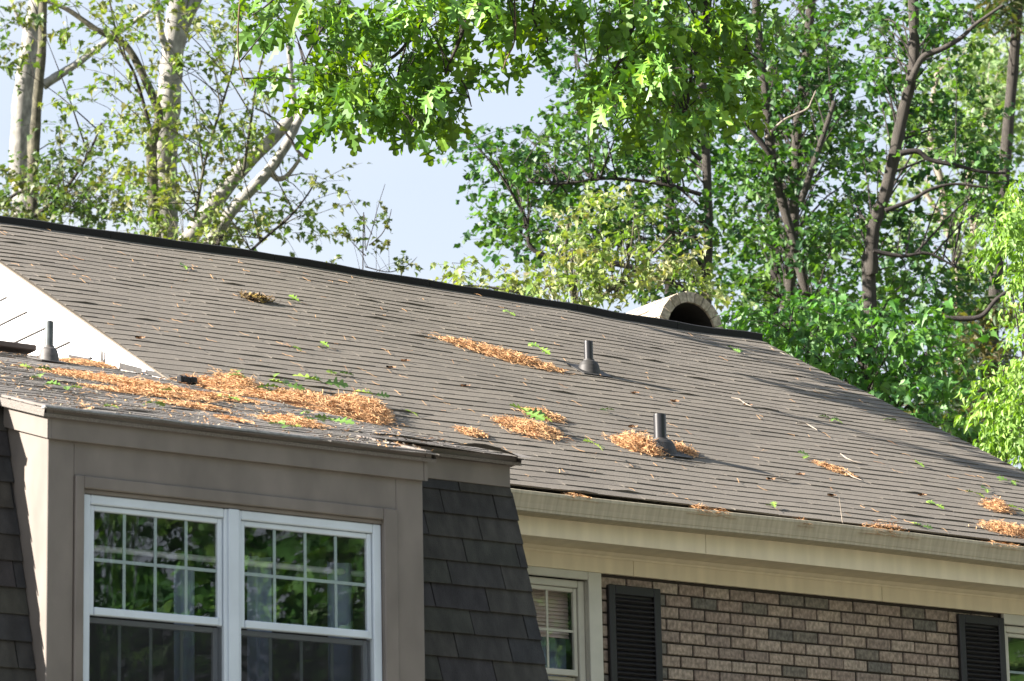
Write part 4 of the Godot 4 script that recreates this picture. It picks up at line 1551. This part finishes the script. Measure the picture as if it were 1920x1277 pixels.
	var syc_crown := [[330, 70, 110, 90, 36], [240, 30, 80, 50, 24], [160, 25, 60, 40, 14], [415, 110, 60, 80, 24], [225, 150, 60, 70, 20], [305, 230, 90, 70, 36], [240, 240, 50, 50, 14], [405, 240, 70, 70, 28], [325, 320, 80, 60, 36], [240, 320, 50, 50, 12], [440, 330, 50, 60, 20], [475, 260, 50, 60, 18], [520, 425, 80, 35, 30], [590, 350, 18, 40, 8], [390, 395, 60, 40, 20], [440, 430, 60, 30, 18], [300, 400, 60, 50, 24], [580, 390, 25, 30, 6], [140, 200, 40, 30, 5], [360, 440, 70, 25, 18], [410, 30, 50, 40, 12], [250, 400, 40, 40, 10], [500, 150, 50, 50, 8]]
	crown(o, syc_crown, D - 1.2, 1.5, star, M.leaf, 0.082, syc, 9, w, M.bark_olive, 0.05, 0.5, 0, 0.62)
	# --- slender sapling tip in the open sky
	D = 34.0
	o = tree("sapling", "slender sapling with a few leaves standing alone in the open sky", at(683, 515, D), behind)
	w = limb(o, "trunk", [[680, 530], [686, 470], [698, 430], [708, 390], [722, 345]], D, 0.014, 0.005, M.bark_dark, true)
	w += limb(o, "limb", [[698, 440], [685, 420], [665, 390], [650, 362]], D, 0.009, 0.004, M.bark_dark)
	w += limb(o, "limb", [[692, 460], [715, 440], [728, 415], [734, 392]], D, 0.012, 0.006, M.bark_dark)
	w += limb(o, "limb", [[686, 480], [665, 460], [648, 440]], D, 0.012, 0.005, M.bark_dark)
	w += limb(o, "limb", [[685, 500], [730, 510], [765, 497], [782, 482]], D, 0.012, 0.005, M.bark_dark)
	crown(o, [[655, 400, 15, 25, 5], [660, 440, 22, 14, 7], [728, 430, 10, 30, 5], [690, 400, 25, 30, 3], [755, 500, 30, 12, 7], [705, 470, 25, 20, 3], [630, 490, 30, 15, 2]], D, 0.3, star, M.leaf, 0.055, [Color(0.08, 0.13, 0.04), Color(0.1, 0.16, 0.045), Color(0.15, 0.15, 0.07)], 5, w, M.bark_dark, 0.0, 0.12)
	# --- the big leafy trees on the right
	var deep := [Color(0.042, 0.12, 0.034), Color(0.06, 0.16, 0.036), Color(0.026, 0.08, 0.03), Color(0.1, 0.22, 0.045), Color(0.13, 0.23, 0.045)]
	D = 38.0
	o = tree("tulip_tree", "slim grey trunk tree behind the chimney, its crown edging the open sky", at(1326, 560, D), behind)
	w = limb(o, "trunk", [[1326, 640], [1327, 500], [1328, 400], [1322, 250], [1318, 150], [1326, 60], [1330, -80]], D, 0.11, 0.075, M.bark, true)
	w += limb(o, "limb", [[1315, 365], [1240, 345], [1140, 335], [1050, 345], [980, 340]], D - 0.6, 0.05, 0.015, M.bark_dark)
	w += limb(o, "limb", [[1320, 560], [1180, 500], [1010, 475], [985, 410], [940, 330], [890, 270]], D - 0.8, 0.07, 0.015, M.bark_dark)
	w += limb(o, "limb", [[1315, 300], [1230, 230], [1150, 180], [1080, 130]], D - 0.3, 0.05, 0.015, M.bark_dark)
	crown(o, [[910, 275, 45, 35, 22], [960, 300, 60, 35, 30], [1000, 370, 70, 45, 44], [955, 420, 40, 40, 20], [1000, 450, 60, 40, 34], [1040, 270, 60, 45, 26], [1100, 330, 90, 60, 52], [1180, 300, 80, 70, 50], [1120, 190, 80, 50, 40], [1200, 150, 80, 80, 52], [1250, 250, 70, 70, 50], [1180, 420, 80, 60, 50], [1260, 430, 80, 70, 56], [1090, 420, 60, 50, 30], [1060, 80, 50, 70, 16], [1120, 60, 60, 60, 24], [1250, 540, 60, 40, 26]], D + 0.2, 1.6, tulip, M.leaf, 0.084, deep, 12, w, M.bark_dark, 0.1, 0.5, 0, 0.56)
	D = 41.0
	o = tree("tulip_tree", "twin dark trunks rising close together in the dense green right of the chimney", at(1500, 620, D), behind)
	w = limb(o, "trunk", [[1530, 700], [1522, 610], [1498, 490], [1470, 390], [1448, 300], [1436, 180], [1420, 40], [1415, -80]], D, 0.13, 0.09, M.bark, true)
	w += limb(o, "trunk", [[1475, 700], [1478, 600], [1484, 480], [1492, 350], [1496, 230], [1512, 110], [1525, -60]], D + 0.8, 0.14, 0.1, M.bark, true)
	w += limb(o, "limb", [[1502, 378], [1525, 310], [1548, 240], [1565, 190]], D - 0.8, 0.08, 0.05, M.bark)
	w += limb(o, "dead_branch", [[1437, 258], [1455, 238], [1475, 222], [1512, 205], [1522, 188], [1530, 170]], D - 2.2, 0.03, 0.012, M.twig_pale)
	w += limb(o, "limb", [[1445, 290], [1400, 230], [1370, 160], [1340, 80]], D - 0.4, 0.07, 0.03, M.bark_dark)
	crown(o, [[1370, 80, 70, 80, 56], [1460, 70, 80, 80, 66], [1550, 60, 80, 80, 60], [1400, 190, 70, 70, 56], [1480, 180, 80, 70, 62], [1560, 170, 70, 70, 50], [1390, 300, 60, 60, 46], [1450, 330, 70, 60, 52], [1530, 300, 80, 70, 64], [1410, 420, 60, 60, 46], [1480, 450, 80, 60, 56], [1560, 430, 80, 70, 60], [1420, 540, 60, 60, 50], [1500, 560, 80, 60, 60], [1580, 540, 60, 60, 46], [1610, 330, 40, 60, 20], [1600, 230, 50, 50, 26]], D + 1.6, 2.2, tulip, M.leaf, 0.088, deep, 12, w, M.bark_dark, 0.1, 0.5, 0, 0.56)
	D = 37.0
	o = tree("tulip_tree", "thick crooked trunk tree bending to the right, with bare curving side limbs", at(1635, 520, D), behind)
	w = limb(o, "trunk", [[1632, 620], [1634, 510], [1638, 430], [1662, 355], [1682, 265], [1696, 200], [1712, 130], [1714, 60], [1710, -80]], D, 0.145, 0.1, M.bark, true)
	w += limb(o, "limb", [[1708, 150], [1730, 108], [1765, 92], [1800, 72], [1830, 45], [1880, 10]], D - 0.2, 0.075, 0.03, M.bark)
	w += limb(o, "limb", [[1688, 288], [1720, 284], [1745, 300], [1800, 312], [1840, 322], [1885, 325]], D - 0.4, 0.065, 0.025, M.bark_dark)
	w += limb(o, "limb", [[1660, 395], [1710, 375], [1745, 355], [1790, 345], [1850, 352]], D - 0.4, 0.05, 0.02, M.bark_dark)
	w += limb(o, "limb", [[1638, 470], [1690, 480], [1740, 475], [1790, 500]], D - 0.2, 0.05, 0.02, M.bark_dark)
	w += limb(o, "limb", [[1690, 600], [1760, 597], [1835, 595], [1870, 560], [1920, 525]], D - 1.0, 0.07, 0.03, M.bark_dark)
	crown(o, [[1640, 50, 60, 60, 28], [1700, 60, 60, 60, 30], [1770, 40, 70, 50, 30], [1650, 150, 50, 40, 18], [1720, 190, 60, 60, 28], [1780, 130, 50, 50, 14], [1800, 200, 50, 50, 16], [1740, 260, 70, 40, 24], [1820, 270, 70, 50, 34], [1870, 340, 50, 60, 30], [1790, 390, 60, 40, 14], [1620, 270, 50, 50, 22], [1600, 400, 50, 60, 30], [1700, 440, 60, 40, 20], [1840, 430, 50, 50, 14], [1660, 560, 60, 50, 34], [1730, 520, 60, 50, 26], [1800, 560, 60, 50, 24]], D + 1.5, 1.7, tulip, M.leaf, 0.084, deep, 12, w, M.bark_dark, 0.1, 0.5, 0, 0.56)
	D = 44.0
	o = tree("tulip_tree", "dim upright trunk left of the slim grey trunk behind the chimney", at(1256, 520, D), behind)
	w = limb(o, "trunk", [[1258, 620], [1257, 450], [1256, 330], [1262, 230], [1272, 100], [1275, -60]], D, 0.14, 0.09, M.bark_dark, true)
	crown(o, [[1200, 60, 80, 70, 40], [1290, 120, 70, 80, 46], [1300, 330, 60, 60, 24], [1210, 250, 60, 60, 20], [1330, 480, 50, 40, 12], [1300, 30, 80, 50, 30]], D, 1.5, tulip, M.leaf, 0.088, deep, 12, w, M.bark_dark, 0.1, 0.5, 0, 0.56)
	# --- pale flowering maple low in the middle
	D = 32.0
	o = tree("maple_tree", "pale yellow green young maple with small blossoms just behind the ridge", at(1080, 600, D), behind)
	w = limb(o, "trunk", [[1080, 640], [1075, 560], [1060, 500], [1065, 420]], D, 0.07, 0.03, M.bark_olive, true)
	w += limb(o, "limb", [[1078, 590], [1150, 540], [1210, 490], [1260, 440]], D, 0.04, 0.02, M.bark_olive)
	w += limb(o, "limb", [[1070, 600], [1000, 560], [930, 540], [850, 535]], D, 0.035, 0.015, M.bark_olive)
	w += limb(o, "limb", [[1150, 560], [1180, 480], [1190, 400]], D, 0.03, 0.015, M.bark_olive)
	var mp := [Color(0.22, 0.32, 0.09), Color(0.17, 0.28, 0.07), Color(0.32, 0.38, 0.15), Color(0.36, 0.33, 0.18)]
	crown(o, [[1000, 535, 70, 35, 36], [930, 535, 50, 20, 14], [855, 525, 18, 25, 6], [1080, 490, 70, 50, 46], [1080, 410, 50, 50, 22], [1150, 530, 70, 35, 36], [1190, 400, 50, 40, 18], [1220, 480, 60, 45, 28], [1290, 500, 40, 40, 16], [1100, 570, 60, 20, 16], [850, 490, 10, 20, 3], [1330, 520, 40, 40, 14]], D, 1.0, star, M.leaf, 0.065, mp, 11, w, M.bark_olive, 0.05, 0.35, 0, 0.6)
	# --- bright bushy maple at the right rake
	D = 33.0
	o = tree("maple_tree", "bright green bushy maple crowding the right rake of the roof", at(1640, 720, D), behind)
	w = limb(o, "trunk", [[1640, 900], [1640, 800], [1620, 700], [1600, 620]], D, 0.1, 0.04, M.bark, true)
	w += limb(o, "limb", [[1640, 820], [1700, 740], [1740, 660], [1770, 600]], D, 0.06, 0.02, M.bark_dark)
	w += limb(o, "limb", [[1630, 780], [1540, 690], [1480, 620]], D, 0.06, 0.02, M.bark_dark)
	var br := [Color(0.07, 0.19, 0.045), Color(0.1, 0.25, 0.05), Color(0.045, 0.13, 0.04), Color(0.15, 0.3, 0.06)]
	crown(o, [[1430, 600, 50, 35, 26], [1500, 640, 60, 40, 44], [1570, 690, 60, 45, 50], [1590, 610, 70, 50, 50], [1640, 740, 60, 40, 44], [1670, 650, 70, 60, 54], [1720, 790, 50, 40, 34], [1740, 710, 60, 50, 40], [1760, 620, 50, 50, 24], [1800, 740, 40, 60, 22], [1500, 570, 50, 30, 20]], D, 1.4, star, M.leaf, 0.09, br, 11, w, M.bark_dark, 0.15, 0.45, 0, 0.5)
	# --- bright hanging foliage at the right edge, nearer
	D = 27.0
	o = tree("locust_tree", "light yellow green tree hanging into the right edge of the view", at(2060, 900, D), "")
	w = limb(o, "trunk", [[2080, 1000], [2070, 700], [2060, 400], [2050, 200]], D, 0.16, 0.09, M.bark, true)
	w += limb(o, "limb", [[2065, 550], [1990, 450], [1920, 400]], D, 0.05, 0.015, M.bark_dark)
	w += limb(o, "limb", [[2070, 800], [1990, 700], [1920, 680]], D, 0.05, 0.015, M.bark_dark)
	var loc := [Color(0.22, 0.38, 0.08), Color(0.3, 0.46, 0.1), Color(0.16, 0.29, 0.06)]
	crown(o, [[1905, 440, 35, 40, 18], [1915, 370, 20, 40, 6], [1900, 520, 25, 25, 5], [1915, 720, 35, 50, 24], [1900, 790, 30, 45, 20], [1925, 850, 25, 40, 10], [1960, 600, 40, 200, 40], [1990, 400, 50, 150, 30], [1915, 890, 8, 8, 2]], D, 0.7, oval, M.leaf, 0.055, loc, 40, w, M.bark_dark, 0.3, 0.4)
	# --- pale far trees at the right
	D = 75.0
	o = tree("far_tree", "pale thin crowned tree far off at the upper right", at(1790, 460, D), behind)
	w = limb(o, "trunk", [[1800, 560], [1780, 440], [1770, 360], [1745, 250], [1760, 120]], D, 0.25, 0.1, M.twig_pale, true)
	w += limb(o, "limb", [[1790, 470], [1760, 400], [1735, 360]], D, 0.12, 0.06, M.twig_pale)
	w += limb(o, "limb", [[1815, 520], [1825, 420], [1815, 330], [1850, 220]], D, 0.16, 0.08, M.twig_pale)
	var pale := [Color(0.2, 0.3, 0.12), Color(0.25, 0.34, 0.15), Color(0.16, 0.26, 0.11)]  # leaves coloured lighter to stand in for distance haze
	crown(o, [[1840, 160, 80, 90, 110], [1760, 230, 70, 80, 60], [1880, 260, 60, 80, 60], [1700, 330, 50, 60, 24], [1840, 380, 70, 70, 44], [1900, 130, 50, 80, 50], [1720, 450, 60, 60, 24], [1840, 500, 60, 60, 34]], D, 3.0, star, M.leaf, 0.17, pale, 9, w, M.twig_pale, 0.05, 0.8, 0, 0.7)
	D = 62.0
	o = tree("far_tree", "dull green tree mass standing behind the twin dark trunks", at(1450, 600, D), behind)
	w = limb(o, "trunk", [[1450, 700], [1455, 500], [1445, 300], [1450, 100]], D, 0.3, 0.15, M.bark_dark, true)
	crown(o, [[1450, 560, 130, 90, 90], [1650, 620, 130, 120, 110], [1360, 430, 60, 60, 18], [1560, 480, 90, 90, 60], [1560, 120, 130, 100, 60], [1400, 130, 120, 100, 60], [1500, 300, 120, 100, 60]], D, 3.0, star, M.leaf, 0.19, deep, 10, w, M.bark_dark, 0.1, 0.8, 0, 0.12)
	# --- pine
	D = 52.0
	o = tree("pine_tree", "dark soft needled pine with brown tips low at the right edge", at(1850, 860, D), behind)
	w = limb(o, "trunk", [[1850, 980], [1852, 800], [1862, 600], [1885, 300], [1905, 60], [1910, -60]], D, 0.26, 0.13, M.bark, true)
	for k in 9:
		var y := 560.0 + k * 42.0
		w += limb(o, "limb", [[1857, y], [1820 - k * 6, y + 14], [1780 - k * 8, y + 6]], D, 0.05, 0.02, M.bark_dark)
	var pine := [Color(0.06, 0.1, 0.045), Color(0.08, 0.13, 0.05), Color(0.17, 0.13, 0.06), Color(0.05, 0.085, 0.045)]
	crown(o, [[1850, 620, 70, 60, 90], [1830, 720, 80, 60, 110], [1800, 800, 80, 60, 90], [1870, 840, 60, 50, 60], [1890, 30, 45, 40, 50], [1760, 860, 50, 40, 24]], D, 1.6, blade, M.leaf, 0.2, pine, 20, w, M.bark_dark, -0.2, 0.4, 0, 0.7)
	# --- oak overhead, reaching in from above
	D = 23.6
	o = tree("oak_tree", "white oak overhead whose lobed leaves hang into the top of the view", Vector3(11.5, 0, -4.5), "")
	var foot := Vector3(11.5, 0, -4.5)
	var s := Shape.new()
	var path := spline([foot + Vector3(0, -0.1, 0), foot + Vector3(0.1, 3, 0.1), foot + Vector3(-0.2, 7, 0.2), foot + Vector3(-1.2, 9.6, 0.5), Vector3(5.0, 11.2, -3.2), Vector3(1.5, 11.0, -2.6), at(1000, -150, D)], 6)
	var radii := []
	for k in path.size():
		radii.append(lerpf(0.36, 0.07, k / float(path.size() - 1)))
	s.tube(path, radii, 14, true, 0.03, rng)
	build("trunk", s, M.bark, o)
	w = path.slice(24)
	w += limb(o, "limb", [[1330, -220], [1316, -60], [1318, 0], [1325, 45], [1324, 62], [1300, 110], [1293, 170], [1285, 215]], D, 0.06, 0.012, M.bark_dark)
	w += limb(o, "limb", [[1324, 58], [1350, 60], [1385, 85], [1420, 110]], D, 0.035, 0.01, M.bark_dark)
	w += limb(o, "limb", [[1250, -150], [1234, 0], [1198, 34], [1177, 71], [1168, 103], [1146, 143], [1128, 184]], D - 0.3, 0.045, 0.01, M.bark_dark)
	w += limb(o, "limb", [[1178, 66], [1150, 85], [1120, 108], [1100, 115]], D - 0.3, 0.015, 0.006, M.twig_pale)
	w += limb(o, "limb", [[960, -150], [903, 4], [873, 41], [862, 75], [840, 125], [835, 140]], D - 0.2, 0.045, 0.01, M.bark_dark)
	w += limb(o, "limb", [[880, -150], [800, 20], [756, 90], [708, 124], [689, 131]], D + 0.2, 0.04, 0.01, M.bark_dark)
	w += limb(o, "limb", [[840, 130], [872, 160], [884, 200]], D - 0.2, 0.012, 0.005, M.bark_dark)
	w += limb(o, "limb", [[970, -100], [965, 0], [967, 49], [963, 83], [950, 110], [943, 131]], D - 0.4, 0.014, 0.008, M.stem)
	w += limb(o, "limb", [[460, -100], [450, 0], [446, 70], [450, 125], [461, 162]], D - 0.5, 0.014, 0.008, M.stem)
	w += limb(o, "limb", [[700, -150], [650, -20], [600, 60], [570, 120]], D + 0.1, 0.03, 0.008, M.bark_dark)
	w += limb(o, "limb", [[600, -120], [540, -30], [500, 10], [470, 30]], D + 0.1, 0.02, 0.008, M.bark_dark)
	w += limb(o, "limb", [[760, 90], [745, 150], [760, 200], [775, 240]], D, 0.014, 0.005, M.bark_dark)
	w += limb(o, "limb", [[1040, -100], [1000, 10], [1012, 60], [1030, 85]], D - 0.2, 0.02, 0.006, M.bark_dark)
	var green := [Color(0.11, 0.25, 0.03), Color(0.18, 0.34, 0.03), Color(0.07, 0.18, 0.03), Color(0.13, 0.27, 0.05)]
	crown(o, [[470, -20, 47, 22, 4], [545, 10, 47, 40, 6], [595, 58, 47, 55, 8, 1.2], [625, 128, 52, 45, 8, 1.2], [570, 128, 32, 40, 3, 1.2], [690, 58, 63, 60, 10, 0.3], [700, 5, 84, 45, 10], [690, 153, 47, 40, 6, 0.3], [770, 28, 74, 60, 11], [770, 128, 58, 50, 8, 0.3], [770, 193, 42, 22, 4, 0.3], [850, 15, 63, 40, 6], [845, 98, 47, 45, 6, 0.3], [885, 158, 26, 40, 4, 0.3], [930, 35, 42, 40, 4], [1012, 25, 32, 40, 3], [1022, 53, 32, 30, 3], [960, 0, 63, 20, 4], [1090, -15, 63, 30, 5], [1130, 153, 63, 40, 7], [1170, 88, 63, 60, 7], [1180, 190, 52, 25, 5], [1245, 28, 74, 60, 10], [1250, 118, 74, 60, 12], [1330, 35, 63, 60, 10], [1335, 123, 58, 60, 10], [1310, 198, 58, 35, 5], [1395, 15, 42, 50, 5], [1390, 98, 42, 40, 5], [1250, 193, 52, 30, 5], [730, 173, 42, 35, 5, 0.3], [810, 183, 42, 25, 4, 0.3], [640, 163, 42, 30, 4, 0.3], [850, -110, 150, 70, 32], [1080, -130, 180, 80, 42], [1300, -90, 120, 60, 22], [600, 150, 47, 30, 4, 1.3], [680, 185, 52, 30, 5, 0.4]], D, 0.8, oak, M.oak_leaf, 0.165, green, 8, w, M.bark_dark, 0.42, 0.28, 300)
	# --- trees in front of the houses, mirrored in the window panes
	var fronts := [[8.5, 21.0, "bushy tree across the added pale slab, mirrored in the bay window"], [15.0, 16.0, "tall tree at the near end of the added pale slab, mirrored in the right hand windows"], [2.5, 26.0, "dark tree at the far side of the added pale slab, mirrored low in the bay window"], [15.5, 26.0, "broad tree behind the others across the added pale slab"]]
	for k in fronts.size():
		var f := Vector3(fronts[k][0], 0, fronts[k][1])
		o = tree("front_tree", fronts[k][2], f, "trees across the parking court")
		front_tree(o, f, 15.0 + k, star, [br, deep][k % 2])


func front_tree(o: Node, foot: Vector3, high: float, leaf: Array, palette: Array) -> void:
	var s := Shape.new()
	s.tube([foot, foot + Vector3(0.1, high * 0.4, 0), foot + Vector3(-0.1, high * 0.9, 0.1)], [0.3, 0.22, 0.08], 10)
	build("trunk", s, M.bark, o)
	var where := []
	var tints := []
	for k in 26000:
		var d := Vector3(rng.randfn(), rng.randfn(), rng.randfn()).normalized() * pow(rng.randf(), 0.4)
		var p := foot + Vector3(0, high * 0.58, 0) + Vector3(d.x * 4.6, d.y * high * 0.45, d.z * 4.6)
		if wob.get_noise_3d(p.x * 12.0, p.y * 12.0, p.z * 12.0) < -0.12:
			continue
		var y := Vector3(rng.randf_range(-1, 1), rng.randf_range(-0.9, 0.3), rng.randf_range(-1, 1)).normalized()
		var z := Vector3(rng.randf_range(-1, 1), 1, rng.randf_range(-1, 1))
		z = (z - y * z.dot(y)).normalized()
		where.append(Transform3D(Basis(y.cross(z), y, z).scaled_local(Vector3.ONE * rng.randf_range(0.13, 0.26)), p))
		tints.append(toned(palette[rng.randi() % palette.size()], rng.randf_range(0.7, 1.2)))
	scatter("crown", leaf[0], M.leaf, where, tints, o)
